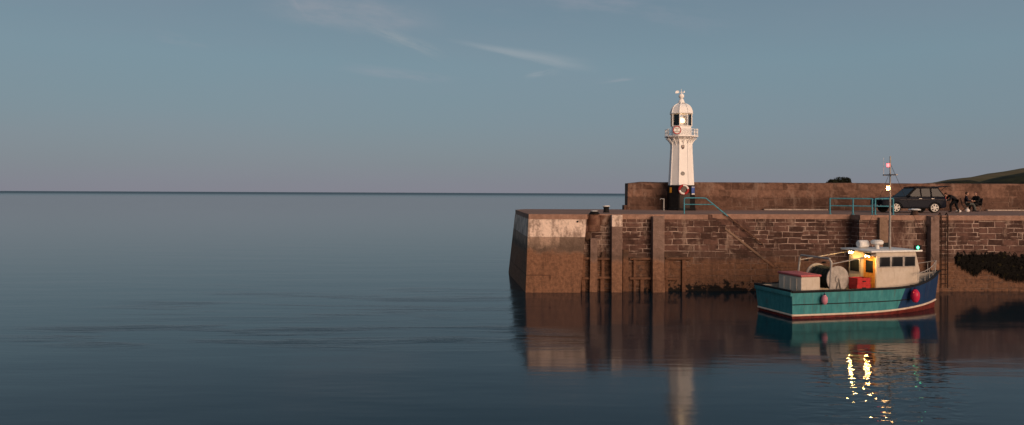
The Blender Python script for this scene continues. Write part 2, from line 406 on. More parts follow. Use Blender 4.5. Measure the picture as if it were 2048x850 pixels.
# ------------------------------------------------------------------ water
def build_water():
    m, g, b = newmat('sea_water')
    pos = g.node('ShaderNodeNewGeometry').outputs['Position']
    x, y, z = g.sep(pos)
    # wash of the boat: sharper, steeper ripples behind it and between it and the camera
    wx = g.math('SUBTRACT', x, g.math('MULTIPLY', y, 0.52)); 
    ua = g.math('DIVIDE', wx, 2.9); ub = g.math('DIVIDE', g.math('SUBTRACT', y, 19.5), 8.2)
    rr = g.math('ADD', g.math('MULTIPLY', ua, ua), g.math('MULTIPLY', ub, ub))
    wash = g.math('SUBTRACT', 1.0, g.step(rr, 0.25, 1.0))
    # cat's-paws: long dark patches of ruffled water off the pier head
    st = g.comb(g.math('MULTIPLY', x, 0.13), g.math('MULTIPLY', y, 0.85), 0)
    pn = g.noise(st, 1.0, 6, 0.62, dist=0.6)
    band = g.math('MULTIPLY', g.step(y, 24.2, 26.8), g.math('SUBTRACT', 1.0, g.step(y, 28.6, 31.0)))
    band2 = g.math('MULTIPLY', g.math('MULTIPLY', g.step(y, 29, 33.5), g.math('SUBTRACT', 1.0, g.step(y, 37.0, 46.0))), 0.5)
    paw = g.math('MULTIPLY', g.math('ADD', band, band2), g.math('MULTIPLY', g.math('SUBTRACT', 1.0, g.step(x, 0.0, 4.0)), g.step(x, -22, -15)))
    ruf = g.math('MULTIPLY', paw, g.step(pn, 0.47, 0.70), clamp=True)
    far = g.math('MULTIPLY', g.step(y, 500, 2600), 1.0)
    dist = g.math('SUBTRACT', 1.0, g.step(y, 25, 140))
    # heights
    sw = g.noise(g.scale(pos, 0.10, 0.42, 1), 1.0, 3, 0.5)
    rp = g.noise(g.scale(pos, 0.75, 3.6, 1), 1.0, 3, 0.5)
    ws = g.noise(g.scale(pos, 1.05, 2.5, 1), 1.0, 2.0, 0.5, dist=0.8)
    h = g.math('ADD', g.math('MULTIPLY', sw, 0.024), g.math('MULTIPLY', g.math('MULTIPLY', rp, 0.0026), dist))
    h = g.math('ADD', h, g.math('MULTIPLY', g.math('MULTIPLY', ws, wash), 0.020))
    fine = g.noise(g.scale(pos, 2.2, 7, 1), 1.0, 3, 0.6)
    h = g.math('ADD', h, g.math('MULTIPLY', g.math('MULTIPLY', fine, ruf), 0.034))
    g.put(b.inputs['Normal'], g.bump(h, 1.0, 1.0))
    ro = g.math('ADD', 0.105, g.math('MULTIPLY', far, 0.28))
    ro = g.math('ADD', ro, g.math('MULTIPLY', ruf, 0.20))
    ro = g.math('SUBTRACT', ro, g.math('MULTIPLY', wash, 0.085))
    g.put(b.inputs['Roughness'], ro)
    b.inputs['Base Color'].default_value = (0.000, 0.0175, 0.029, 1); b.inputs['IOR'].default_value = 1.31
    b.inputs['Specular IOR Level'].default_value = 0.5; b.inputs['Specular Tint'].default_value = (0.90, 0.985, 1.0, 1)
    mb = MB(); mb._new([(-30000, -400, 0), (30000, -400, 0), (30000, 40000, 0), (-30000, 40000, 0)], [(0, 1, 2, 3)])
    tag(mb.build('water', m, None, False), 'still dark blue harbour water reaching the horizon', 'water', kind='structure')
build_water()

# ------------------------------------------------------------------ materials
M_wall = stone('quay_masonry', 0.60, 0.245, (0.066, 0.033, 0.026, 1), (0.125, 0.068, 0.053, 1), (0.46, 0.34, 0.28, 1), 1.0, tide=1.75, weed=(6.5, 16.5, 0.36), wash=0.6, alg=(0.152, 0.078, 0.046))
M_end = stone('pier_end_concrete', 1.4, 0.7, (0.125, 0.084, 0.062, 1), (0.19, 0.132, 0.10, 1), (0.1, 0.07, 0.05, 1), 0.3, tide=2.25, white=(3.07, 4.28), big=0.25, brick=False)
M_pier = stone('fender_concrete', 1.0, 0.5, (0.16, 0.104, 0.083, 1), (0.25, 0.17, 0.14, 1), (0.1, 0.07, 0.05, 1), 0.3, tide=1.75, big=0.3, brick=False, alg=(0.22, 0.117, 0.074))
M_pier_w = stone('fender_concrete_limewashed', 1.0, 0.5, (0.15, 0.096, 0.077, 1), (0.24, 0.16, 0.13, 1), (0.1, 0.07, 0.05, 1), 0.3, tide=1.75, white=(3.66, 4.30), big=0.3, brick=False, alg=(0.22, 0.117, 0.074))
M_timber = stone('wet_timber', 1.0, 0.5, (0.07, 0.04, 0.028, 1), (0.13, 0.07, 0.045, 1), (0.1, 0.07, 0.05, 1), 0.3, tide=1.9, brick=False, alg=(0.15, 0.075, 0.046))
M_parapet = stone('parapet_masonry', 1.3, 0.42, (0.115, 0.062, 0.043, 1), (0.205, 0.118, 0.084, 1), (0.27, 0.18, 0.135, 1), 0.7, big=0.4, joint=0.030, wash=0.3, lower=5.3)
M_coping = stone('quay_deck_concrete', 1.6, 0.8, (0.235, 0.135, 0.098, 1), (0.35, 0.21, 0.155, 1), (0.07, 0.05, 0.04, 1), 0.5, brick=False, big=0.2, wash=0.25)
M_step = stone('step_concrete', 1.0, 0.5, (0.17, 0.108, 0.075, 1), (0.26, 0.17, 0.12, 1), (0.1, 0.07, 0.05, 1), 0.3, tide=1.75, brick=False)
M_teal = paint('teal_rail_paint', (0.06, 0.235, 0.30), 0.45, var=0.15, scale=9)
M_rust = paint('rusted_rail', (0.13, 0.07, 0.045), 0.8, var=0.3, scale=8)
def lighthouse_white():
    m, g, b = newmat('white_lighthouse_paint')
    pos = g.node('ShaderNodeNewGeometry').outputs['Position']; x, y, z = g.sep(pos)
    h = g.math('ADD', x, g.math('MULTIPLY', y, .7))
    run = g.noise(g.comb(g.math('MULTIPLY', h, 7), g.math('MULTIPLY', z, .5), 0), 1.0, 5, .65)
    n = g.noise(pos, 2.5, 5, .6)
    c = g.mix(g.step(n, .35, .7), (.79, .765, .735, 1), (.83, .805, .775, 1))
    c = g.mix(g.math('MULTIPLY', g.step(run, .58, .78), .35), c, (.50, .41, .33, 1))
    sp = g.math('MULTIPLY', g.step(g.noise(pos, 9, 4, .7), .66, .74), .4)
    c = g.mix(sp, c, (.42, .30, .22, 1))
    g.put(b.inputs['Base Color'], c); b.inputs['Roughness'].default_value = .55; b.inputs['Specular IOR Level'].default_value = .25
    g.put(b.inputs['Normal'], g.bump(g.noise(pos, 14, 4, .6), .25, .02))
    return m
M_white = lighthouse_white()
M_black = paint('black_paint', (0.012, 0.011, 0.011), 0.6, var=0.2, scale=4, spec=0.08)
M_capw = paint('white_cap_paint', (0.72, 0.70, 0.66), 0.5, var=0.08, scale=10)
M_red = paint('red_paint', (0.33, 0.018, 0.02), 0.45, var=0.1)
M_steel = paint('galvanised_steel', (0.30, 0.29, 0.28), 0.5, 0.6, var=0.15, scale=12)
M_kerb = paint('pale_kerb', (0.40, 0.33, 0.28), 0.8, var=0.2, scale=7)

def Yf(X): return 40.55 + (X - 4) * 0.025           # line of the quay face
XS, XE, DEP = 11.1, 19.76, 1.12                     # stair recess

# ------------------------------------------------------------------ quay
def build_quay():
    q = thing('stone_quay', 'long weathered stone quay with white-banded pier head and recessed steps', 'quay', (14, 45, 0), world=True)
    BK = 56.5
    front = [(3.6, Yf(3.6)), (XS, Yf(XS)), (XS, Yf(XS) + DEP), (XE, Yf(XE) + DEP), (XE, Yf(XE)), (75, Yf(75))]
    body = front + [(75, BK + 1.6), (0.9, BK - 4.0), (0.42, 50.3), (1.5, 41.2), (3.6, 41.2)]
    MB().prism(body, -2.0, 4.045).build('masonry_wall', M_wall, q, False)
    o = 0.045
    fr2 = [(4.17, 40.02), (4.17, Yf(4.17) - o), (XS - .02, Yf(XS) - o), (XS - .02, Yf(XS) + DEP - o), (XE + .02, Yf(XE) + DEP - o), (XE + .02, Yf(XE) - o), (75, Yf(75) - o)]
    MB().prism([(0.93, 40.02)] + fr2 + [(75, BK + 1.7), (0.9, BK - 3.9), (0.24, 50.35)], 4.05, DECK).build('deck', M_coping, q, False)
    # concrete pier head
    bot = [(0.77, 39.80), (3.80, 39.86), (3.80, 41.4), (1.6, 41.4), (1.6, 50.0), (-0.24, 50.0)]
    top = [(0.915, 40.0), (4.15, 40.0), (4.15, 41.4), (1.6, 41.4), (1.6, 50.3), (0.22, 50.3)]
    mb = MB()
    mid = [(b[0] + (t[0] - b[0]) * .2, b[1] + (t[1] - b[1]) * .2) for b, t in zip(bot, top)]
    mb.prism([(2 * b[0] - m_[0], 2 * b[1] - m_[1]) for b, m_ in zip(bot, mid)], -1.0, 4.046, top=top)
    mb.build('pier_head', M_end, q, False)
    # small drain pipe mouth
    MB().cyl((P(1155, 441, 40)[0], 39.93, 3.93), (P(1155, 441, 40)[0], 40.3, 3.93), 0.055, n=12).build('drain_hole', M_black, q)
    # fender piers: wide at the foot, standing out from the face
    def fpier(p0, p1, ztop, mat, dep=0.55, b0=0, b1=0, zb=1.6):
        Y = 40.35; x0, x1 = P(p0, 500, Y)[0], P(p1, 500, Y)[0]
        yb = Yf((x0 + x1) / 2) + 0.1; y0 = yb - 0.1 - dep
        mb = MB()
        mb.side([(x0, ztop), (x1, ztop), (x1, zb), (x1 + b1, -1), (x0 - b0, -1), (x0, zb)], y0, yb, bevel=0.03)
        mb.build('fender_pier', mat, q)
    fpier(1180, 1194, 3.0, M_pier, 0.42, 0.05, 0.02)
    fpier(1222, 1243, 4.30, M_pier_w, 0.58, 0.0, 0.0)
    fpier(1304, 1327, 4.22, M_pier, 0.58, 0.0, 0.05)
    fpier(1766, 1783, 4.2, M_step, 0.25)
    fpier(1868, 1885, 4.24, M_pier, 0.4)
    def rough(name, px0, px1, z0, z1, dep, mat, seed):
        x0, x1 = P(px0, 440, 40.3)[0], P(px1, 440, 40.3)[0]; yb = Yf(x0)
        mb = MB(); n = 9; m_ = 7; rows = []
        for i in range(n + 1):
            row = []
            for j in range(m_ + 1):
                u, v = i / n, j / m_
                k = max(0, math.sin(PI * u)) ** .35 * (1 - .5 * (1 - v) ** 2)
                p = Vector((x0 + (x1 - x0) * u, yb + .06 - dep * k, z0 + (z1 - z0) * v))
                p.y -= .10 * mnoise.noise(p * 3.1 + Vector((seed, 0, 0))) * (0 if i in (0, n) else 1); p.x += .06 * mnoise.noise(p * 2.3)
                row.append(mb.bm.verts.new(p))
            rows.append(row)
        for a, b in zip(rows, rows[1:]):
            for j in range(m_): mb.bm.faces.new((a[j], b[j], b[j + 1], a[j + 1]))
        mb.bm.faces.new([r[-1] for r in rows] + [mb.bm.verts.new((x1, yb + .06, z1)), mb.bm.verts.new((x0, yb + .06, z1))])
        mb.bm.faces.new([r[0] for r in rows][::-1])
        mb.build(name, mat, q, True, 60)
    M_rubble = stone('rusty_rubble', .5, .3, (.10, .045, .03, 1), (.24, .135, .095, 1), (.3, .2, .16, 1), .4, brick=False, big=.6, wash=.7)
    rough('rubble_nose', 1176, 1202, 3.35, 4.30, .42, M_rubble, 2)
    rough('rubble_nose', 1199, 1219, 3.7, 4.27, .25, M_rubble, 5)
    rough('bollard_seat', 1866, 1887, 3.72, 4.31, .52, M_pier, 9)
    rough('worn_block', 1169, 1183, 2.85, 3.32, .45, M_timber, 4)
    # timber fendering between the piers
    def post(px, z1, w=0.2, off=0.12, z0=-1):
        x = P(px, 520, 40.4)[0]
        MB().b2((x - w / 2, Yf(x) - off - 0.05, z0), (x + w / 2, Yf(x) + 0.05, z1), 0.02).build('timber_post', M_timber, q)
    def wale(pa, pb, z, hgt=0.13, off=0.26):
        xa, xb = P(pa, 520, 40.4)[0], P(pb, 520, 40.4)[0]
        MB().b2((xa, Yf(xa) - off, z - hgt / 2), (xb, Yf(xb) + 0.02, z + hgt / 2), 0.02).build('waling', M_timber, q)
    for px, z1, w in ((1167, 2.1, .2), (1206, 2.2, .17), (1252, 2.35, .32), (1270, 1.9, .14), (1285, .8, .2), (1334, 2.2, .2), (1369, 1.95, .2), (1203, .8, .12)): post(px, z1, w)
    for a, b, z in ((1164, 1180, 1.86), (1164, 1180, .74), (1194, 1221, 1.84), (1194, 1222, .78), (1259, 1303, 1.84), (1259, 1304, .74), (1331, 1386, 1.87), (1331, 1358, .72)): wale(a, b, z)
    # pale rectangular stones
    # steps in the recess
    rise = 0.2; tread = 0.2535; n = 22
    prof = [(XS - .0, -1.0)]
    for i in range(n):
        prof += [(XS + i * tread, DECK - (i) * rise - 0.01), (XS + (i + 1) * tread, DECK - i * rise - 0.01)]
    prof += [(XS + n * tread, -1.0)]
    mb = MB(); yy = Yf(XS + 2)
    pr = [(x, z) for x, z in prof]
    mb.side(pr, yy - 0.02, yy + DEP + 0.02)
    mb.build('steps', [M_wall], q, False)
    MB().b2((XS, yy + .02, -1), (XS + .01, yy + .03, -.9)).bm.free()
    e0, e1 = (XS + .95, DECK - .95 * .79), (XS + 14.5 * tread, DECK - 14.5 * rise)
    mbe = MB(); mbe.side([(e0[0], e0[1] - .10), (e1[0], e1[1] - .08), (e1[0] + .06, e1[1] + .03), (e0[0], e0[1] + .06)], yy - .07, yy + .16, bevel=.02)
    mbe.build('stair_edge', M_step, q)
    # landing at the foot
    MB().b2((XS + n * tread, yy - 0.01, -1), (XE - 0.005, yy + DEP + .1, 0.12)).build('landing', M_step, q, False)
    return q
quay = build_quay()

# handrail of the steps
def build_handrail():
    Y = Yf(12) + DEP - 0.16
    x0, x1 = P(1371, 400, Y)[0], P(1410, 400, Y)[0]
    h = thing('step_handrail', 'pale blue tubular handrail bending down the quay steps beside the lighthouse', 'handrail', (x0, Y, DECK), world=True)
    zt = DECK + 0.93; zm = DECK + 0.55; sl = 0.79
    xk = x1 + (zt - DECK + 0.12) / sl
    xm = x1 + (zt - zm) / sl
    t = MB().tube([(x0, Y + .3, DECK), (x0, Y + .3, zt - 0.08), (x0 + 0.03, Y + .3, zt - .02), (x0 + 0.1, Y + .3, zt), (x1 - 0.1, Y, zt), (x1 + .05, Y, zt - 0.02), (xk, Y, DECK - 0.12)], 0.038, 10)
    t.build('top_rail', M_teal, h)
    MB().tube([(x0, Y + .3, zm), (xm, Y, zm)], 0.03, 8).build('mid_rail', M_teal, h)
    xe = x1 + (zt - 2.6) / sl
    lower = MB().tube([(xk, Y, DECK - 0.12), (xe, Y, 2.6)], 0.036, 8)
    lower.tube([(xe, Y, 2.6), (xe + .05, Y + .2, 2.57)], 0.03, 8)
    for k in range(3):
        xx = xk + (xe - xk) * (0.2 + 0.3 * k); zz = zt - (xx - x1) * sl
        lower.tube([(xx, Y, zz), (xx, Y + 0.22, zz - .05)], 0.02, 6)
    o = lower.build('wall_rail', M_rust, h); o['label'] = 'rusty brown lower rail fixed to the recess wall'
build_handrail()

def guard(label, pts, grp):
    """posts with a top and a middle bar; pts = (px, Y)"""
    w = [(P(px, 415, Y)[0], Y) for px, Y in pts]
    o = thing('guard_rail', label, 'guard rail', (w[0][0], w[0][1], DECK), world=True, group=grp)
    for x, y in w:
        MB().cyl((x, y, DECK), (x, y, DECK + 0.93), 0.042, n=10).cyl((x, y, DECK), (x, y, DECK + 0.02), 0.10, n=12).build('post', M_teal, o)
    MB().tube([(x, y, DECK + 0.93) for x, y in w], 0.038, 8).build('top_rail', M_teal, o)
    MB().tube([(x, y, DECK + 0.50) for x, y in w], 0.032, 8).build('mid_rail', M_teal, o)
guard('three-post pale blue guard rail on the quay left of the dark car', [(1660, 42.7), (1706, 42.0), (1744.5, 41.55)], 'blue guard rails along the quay')
guard('short two-post pale blue guard rail in front of the car bonnet', [(1750.5, 41.5), (1786.5, 41.5)], 'blue guard rails along the quay')

# ------------------------------------------------------------------ parapet wall
def build_parapet():
    def Yp(X): return 52.2 + (X - 8.4) * 0.06
    x0 = 8.42; x1 = 75
    w = thing('harbour_wall', 'tall brown stone harbour wall running behind the lighthouse and car', 'wall', (x0, 53, DECK), world=True)
    mb = MB()
    for k in range(33):                                  # slightly uneven top, one face run
        pass
    th = 1.5; n = 60
    rows = []
    for k in range(n + 1):
        X = x0 + (x1 - x0) * k / n
        zt = 6.35 + 0.03 * mnoise.noise(Vector((X * 0.5, 3, 0))) + (-0.12 if k == 0 else 0)
        rows.append([mb.bm.verts.new(v) for v in ((X - (0.06 if k == 0 else 0), Yp(X), DECK - .2), (X, Yp(X) + 0.05, zt - 0.06), (X, Yp(X) + 0.12, zt), (X, Yp(X) + th, zt + .02), (X, Yp(X) + th + 0.1, DECK - 3.5))])
    for a, b in zip(rows, rows[1:]):
        for j in range(4): mb.bm.faces.new((a[j], b[j], b[j + 1], a[j + 1]))
    mb.bm.faces.new(rows[0]); mb.bm.faces.new(rows[-1])
    mb.build('masonry', M_parapet, w, True, 20)
    # buttress stones low at the end
    MB().b2((x0 - 0.28, 52.3, DECK - 0.1), (x0 + 0.02, 53.2, DECK + 0.32), 0.04).build('foot_stone', M_parapet, w)
    xa, xb = P(1530, 421, 52.4)[0], P(1655, 421, 52.9)[0]
    for a, b in ((xa, xb), (P(1985, 422, 53)[0], 42)):
        mbk = MB(); mbk.side([(a, DECK - .02), (b, DECK - .02), (b, DECK + .085), (a, DECK + .085)], 0, 0.3)
        sh = 0.06
        for v in mbk.bm.verts: v.co.y += Yp(v.co.x) - 0.29
        mbk.build('kerb', M_kerb, w, False)
build_parapet()

# ------------------------------------------------------------------ lighthouse
def build_lighthouse():
    Y = 51.0; X = P(1362, 400, Y)[0]
    sc = F / Y
    def z(py): return (420.8 - py) / sc
    L = thing('lighthouse', 'white octagonal lighthouse with black base and lit lantern on the pier', 'lighthouse', (X, Y, DECK))
    ph = R(22.5)
    cr = 1 / math.cos(R(22.5))
    def oct_(prof, mb=None): 
        mb = mb or MB(); return mb.lathe(prof, 8, phase=ph)
    r = lambda px: px / 2 / sc
    oct_([(r(58), 0), (r(58), .12), (r(55.5), .2), (r(54), z(371.5)), (r(50), z(370.5))]).build('plinth', M_black, L, True, 20)
    # tower with raised corner ribs
    t = oct_([(r(49.5), z(371)), (r(41), z(284)), (r(40.5), z(277))])
    t.build('tower', M_white, L, True, 20)
    for k in range(8):
        a = ph + k * PI / 4
        p = lambda rr, zz: (rr * math.cos(a), rr * math.sin(a), zz)
        MB().tube([p(r(49.5) - .01, z(371)), p(r(41) - .01, z(281))], [0.045, 0.035], 6).build('corner_rib', M_white, L)
    # gallery
    g = oct_([(r(40), z(280)), (r(46), z(278)), (r(64), z(275.5)), (r(66.5), z(275)), (r(66.5), z(272.6)), (r(62), z(272.4))])
    g.build('gallery_floor', M_white, L, True, 20)
    for k in range(16):
        a = ph + k * PI / 8
        ca, sa = math.cos(a), math.sin(a)
        rr1 = r(61) * (1 if k % 2 == 0 else math.cos(R(22.5))); rr0 = r(40) * (1 if k % 2 == 0 else math.cos(R(22.5)))
        pts = [(rr0, z(293)), (rr0 + .08, z(286)), (rr0 + .22, z(281)), (rr1, z(277.5))]
        MB().tube([(q * ca, q * sa, zz) for q, zz in pts], [0.03, 0.035, 0.035, 0.03], 6).build('bracket', M_white, L)
    rail = thing_part('gallery_rail', L)
    mb = MB()
    zf, zr = z(272.6), z(260)
    rg = r(63.5)
    for k in range(8):
        a = ph + k * PI / 4; b = a + PI / 4
        A = Vector((rg * math.cos(a), rg * math.sin(a), 0)); B = Vector((rg * math.cos(b), rg * math.sin(b), 0))
        mb.cyl(A + Vector((0, 0, zf)), A + Vector((0, 0, zr + .04)), 0.034, n=8)
        C = (A + B) / 2; mb.cyl(C + Vector((0, 0, zf)), C + Vector((0, 0, zr)), 0.022, n=6)
        for hz in (zr, (zf + zr) / 2): mb.cyl(A + Vector((0, 0, hz)), B + Vector((0, 0, hz)), 0.022, n=6)
    mb.build('gallery_rail', M_white, L)
    # lantern
    oct_([(r(38.5), z(273)), (r(38.5), z(254.5)), (r(42), z(253.6)), (r(42), z(252.6)), (r(38), z(252.4))]).build('lantern_base', M_white, L, True, 20)
    gm = pane_mat('lantern_glass', 0.06)
    rl = r(41)
    for k in range(8):
        a = ph + k * PI / 4; b = a + PI / 4
        A = Vector((rl * math.cos(a), rl * math.sin(a), 0)); B = Vector((rl * math.cos(b), rl * math.sin(b), 0))
        MB().cyl(A + Vector((0, 0, z(253))), A + Vector((0, 0, z(229))), 0.036, n=8).build('mullion', M_white, L)
        A2, B2 = A * .985, B * .985
        p = MB(); p._new([A2 + Vector((0, 0, z(252.7))), B2 + Vector((0, 0, z(252.7))), B2 + Vector((0, 0, z(229.5))), A2 + Vector((0, 0, z(229.5)))], [(0, 1, 2, 3)])
        p.build('glass_pane', gm, L, False)
    # blackout screens on the landward panes
    for k in (0, 3, 4, 7):
        a = ph + k * PI / 4 + (0.06 if k != 9 else 0); b = ph + (k + 1) * PI / 4 - 0.06
        ri = rl * .9
        p = MB()
        v = [(ri * math.cos(t_), ri * math.sin(t_)) for t_ in (a, b)]; v += [(x_ * .95, y_ * .95) for x_, y_ in v[::-1]]
        p.prism(v, z(252.3), z(230)); p.build('dark_screen', M_black, L, False)
    # lens and lamp
    lens = emit('lantern_light', (1.0, 0.66, 0.30), 4.5)
    MB().lathe([(0.16, z(252)), (0.16, z(247)), (0.12, z(246.5))], 12).build('lamp_stand', M_steel, L)
    lp = MB().lathe([(0.10, z(247)), (0.22, z(246)), (0.27, z(242)), (0.22, z(237.5)), (0.10, z(236.5))], 20).build('lens', emit('lens_glow', (1.0, 0.62, 0.30), 2.2), L)
    hot = MB().ell((0.0, -0.24, z(242)), (0.09, 0.06, 0.11)).ell((-0.22, -0.17, z(245)), (0.05, 0.05, 0.08)).build('lamp', emit('lamp_bulb', (1.0, 0.72, 0.36), 8), lp)
    # roof
    dome = [(r(46), z(228.8)), (r(47), z(228)), (r(44.5), z(226.6))]
    for k in range(1, 9):
        q = k / 8 * PI / 2
        dome.append((r(43) * math.cos(q * 0.90) * 1.0, z(226.6) + (z(207.5) - z(226.6)) * math.sin(q)))
    oct_(dome).build('dome', M_white, L, True, 20)
    for k in range(8):
        a = ph + k * PI / 4
        pts = [((rr + .012) * math.cos(a), (rr + .012) * math.sin(a), zz) for rr, zz in dome[2:]]
        MB().tube(pts, 0.024, 6).build('dome_rib', M_white, L)
    v = MB().lathe([(r(13), z(208)), (r(14.5), z(207.2)), (r(14.5), z(206.2)), (r(12), z(205.5)), (r(12), z(203)), (r(9), z(199.5)), (r(5), z(197.6)), (r(5), z(197))], 20)
    v.build('ventilator', M_white, L)
    MB().ell((0, 0, z(192.6)), (r(11), r(11), r(11.2)), 20, 12).build('ball', M_white, L)
    MB().cyl((0, 0, z(188)), (0, 0, z(178)), 0.028, 0.012, 8).build('spindle', M_white, L)
    wv = MB().tube([(-.28, 0, z(184.5)), (.2, 0, z(184.8))], 0.018, 6)
    wv.side([(-.42, z(187.5)), (-.2, z(186.5)), (-.2, z(182)), (-.33, z(181.4)), (-.42, z(183.6))], -0.008, 0.008)
    wv.side([(.14, z(186.5)), (.26, z(184.6)), (.18, z(181.2)), (.16, z(184.6))], -0.008, 0.008)
    wv.build('weather_vane', M_white, L)
    for k in range(8):                                   # little vent holes under the ventilator
        a = k * PI / 4 + .2
        MB().box((r(14) * math.cos(a), r(14) * math.sin(a), z(207.3)), (.05, .05, .05), (0, 0, a)).build('vent_slot', M_black, L, False)
    # fittings on the front faces
    fy = lambda py: -r(49.5 + (41 - 49.5) * (371 - py) / 87) * math.cos(R(22.5))
    xo = lambda px: (px - 1024) / F * (Y - 0.92) - X
    # round port
    tilt = R(-90 + 2.2)
    MB().torus((xo(1366.3), fy(348) - .01, z(348)), 0.115, 0.028, Matrix.Rotation(R(90), 4, 'X'), 20, 8).build('port_rim', M_steel, L)
    MB().cyl((xo(1366.3), fy(348) - .012, z(348)), (xo(1366.3), fy(348) + .05, z(348)), 0.11, n=20).build('port_cover', paint('grey_port', (0.33, 0.3, 0.27), .6), L)
    # shield crest: dark edge, pale field, red bars
    c0, c1 = xo(1366.8), z(296)
    sh = [(-.10, .14), (.10, .14), (.10, -.02), (.055, -.10), (0, -.15), (-.055, -.10), (-.10, -.02)]
    s1 = MB().side([(c0 + a, c1 + b) for a, b in sh], fy(296) - .035, fy(296) + .03).build('crest', paint('crest_dark', (0.05, 0.03, 0.03), .5), L, False)
    MB().side([(c0 + a * .62, c1 + .035 + b * .5) for a, b in sh], fy(296) - .045, fy(296) - .03).build('crest_field', paint('crest_pale', (0.42, 0.33, 0.28), .5), s1, False)
    # round speed sign on the gallery rail
    yq = -r(66.5) * math.cos(R(22.5)) - 0.02
    sx, sz = (1353.6 - 1024) / F * (Y - 1.15) - X, z(263.2)
    sg = MB().cyl((sx, yq, sz), (sx, yq - .02, sz), 0.285, n=40).build('sign_plate', M_capw, L)
    MB().torus((sx, yq - .02, sz), 0.262, 0.034, Matrix.Rotation(R(90), 4, 'X') @ Matrix.Diagonal((1, 1, .3, 1)), 40, 8).build('sign_ring', M_red, sg)
    dk = paint('sign_lettering', (0.03, 0.02, 0.02), .6)
    Mx = lambda zz: Matrix.Translation((sx, yq - .024, sz + zz)) @ Matrix.Rotation(R(90), 4, 'X')
    text_mesh('lettering', 'MAX', 0.13, dk, sg, Mx(.115)); text_mesh('lettering', '5', 0.14, dk, sg, Mx(0.0)); text_mesh('lettering', 'KNOTS', 0.115, dk, sg, Mx(-.115))
    # plates on the plinth
    rp = r(54.6) * math.cos(R(22.5))
    def facet(ang, off, zz, hw, hh, d=0.03):
        a = R(ang)
        nrm = Vector((math.cos(a), math.sin(a), 0)); tv = Vector((-math.sin(a), math.cos(a), 0))
        c = nrm * (rp + d / 2 + .012) + tv * off + Vector((0, 0, zz))
        return c, (d, hw * 2, hh * 2), (0, 0, a)
    bl = MB(); c, d, ro = facet(-45, 0.06, z(380.5), .19, .26); bl.box(c, d, ro, .008)
    nb = bl.build('notice_board', paint('blue_notice', (0.07, 0.12, 0.36), .4), L)
    for hz, hh in ((z(388.2), .04), (z(374.5), .02)):
        t_ = MB(); c, d, ro = facet(-45, 0.06, hz, .18, hh, .044); t_.box(c, d, ro); t_.build('white_strip', M_capw, nb, False)
    ye = MB(); c, d, ro = facet(-135, -0.27, z(380.5), .075, .19); ye.box(c, d, ro, .008)
    ye.build('warning_plate', paint('yellow_plate', (0.42, 0.20, 0.02), .5), L)
    dr = MB(); c, d, ro = facet(-90, 0.05, z(402), .36, .56, .02); dr.box(c, d, ro, .008)
    dr.build('plinth_door', paint('plinth_door_paint', (0.03, 0.021, 0.017), .5), L)
    # lifebuoy: hangs on the plinth, so a thing of its own
    lb = thing('lifebuoy', 'red and white ring lifebuoy hung on the black lighthouse base', 'lifebuoy', (X + xo(1367), Y - rp - .10, DECK + z(379.5)))
    q0 = Matrix.Rotation(R(90), 4, 'X')
    for k, mt in enumerate((M_capw, M_red, M_capw, M_red)):
        MB().torus((0, 0, 0), 0.285, 0.068, q0, 10, 10, a0=R(10 + 90 * k), a1=R(100 + 90 * k)).build('buoy_segment', mt, lb)
    MB().torus((0, -.01, 0), 0.365, 0.012, q0, 32, 6).build('grab_line', M_red, lb)
    MB().cyl((0, .085, 0), (0, .02, 0), 0.19, n=20).build('backing_plate', paint('grey_back', (0.12, 0.10, 0.09), .6), lb)
def thing_part(n, L): return None
build_lighthouse()

# standpipe near the lighthouse
def build_standpipe():
    x = P(1327.5, 410, 49)[0]
    s = thing('standpipe', 'thin grey water standpipe left of the lighthouse base', 'standpipe', (x, 49, DECK), world=True)
    MB().cyl((x, 49, DECK), (x, 49, DECK + .82), 0.045, n=10).build('pipe', M_steel, s)
    MB().tube([(x + .06, 49, DECK + .8), (x - .2, 49, DECK + .83), (x - .26, 49, DECK + .76)], 0.035, 8).build('tap', M_steel, s)
build_standpipe()

# ------------------------------------------------------------------ bollards, ladder
def bollard(label, px, Y, kind):
    x = P(px, 425, Y)[0]
    b = thing('bollard', label, 'bollard', (x, Y, DECK), group='mooring bollards on the quay edge')
    if kind == 'post':
        MB().lathe([(.20, 0), (.20, .04), (.17, .08), (.165, .27), (.20, .35), (.20, .37)], 18).build('post', M_black, b)
        MB().lathe([(.23, .37), (.24, .40), (.20, .43), (.05, .445)], 18).build('cap', M_capw, b)
    elif kind == 'low':
        MB().lathe([(.30, 0), (.29, .05), (.22, .12), (.20, .17)], 18).build('post', M_black, b)
        MB().lathe([(.20, .17), (.19, .195), (.06, .21)], 18).build('cap', M_capw, b)
    else:
        MB().lathe([(.24, 0), (.23, .05), (.18, .10), (.165, .24), (.22, .28)], 18).build('post', paint('rusty_iron', (.07, .04, .03), .8, var=.3), b)
        MB().lathe([(.22, .265), (.32, .285), (.33, .315), (.27, .355), (.10, .375)], 20).build('cap', M_capw, b)
bollard('black iron bollard with a white cap standing back on the pier head', 1212.5, 44.0, 'post')
bollard('low dark bollard on the quay edge right of the white-banded wall', 1188.5, 40.42, 'low')
bollard('white-topped mushroom bollard on the quay edge in front of the car', 1829, 41.4, 'mush')

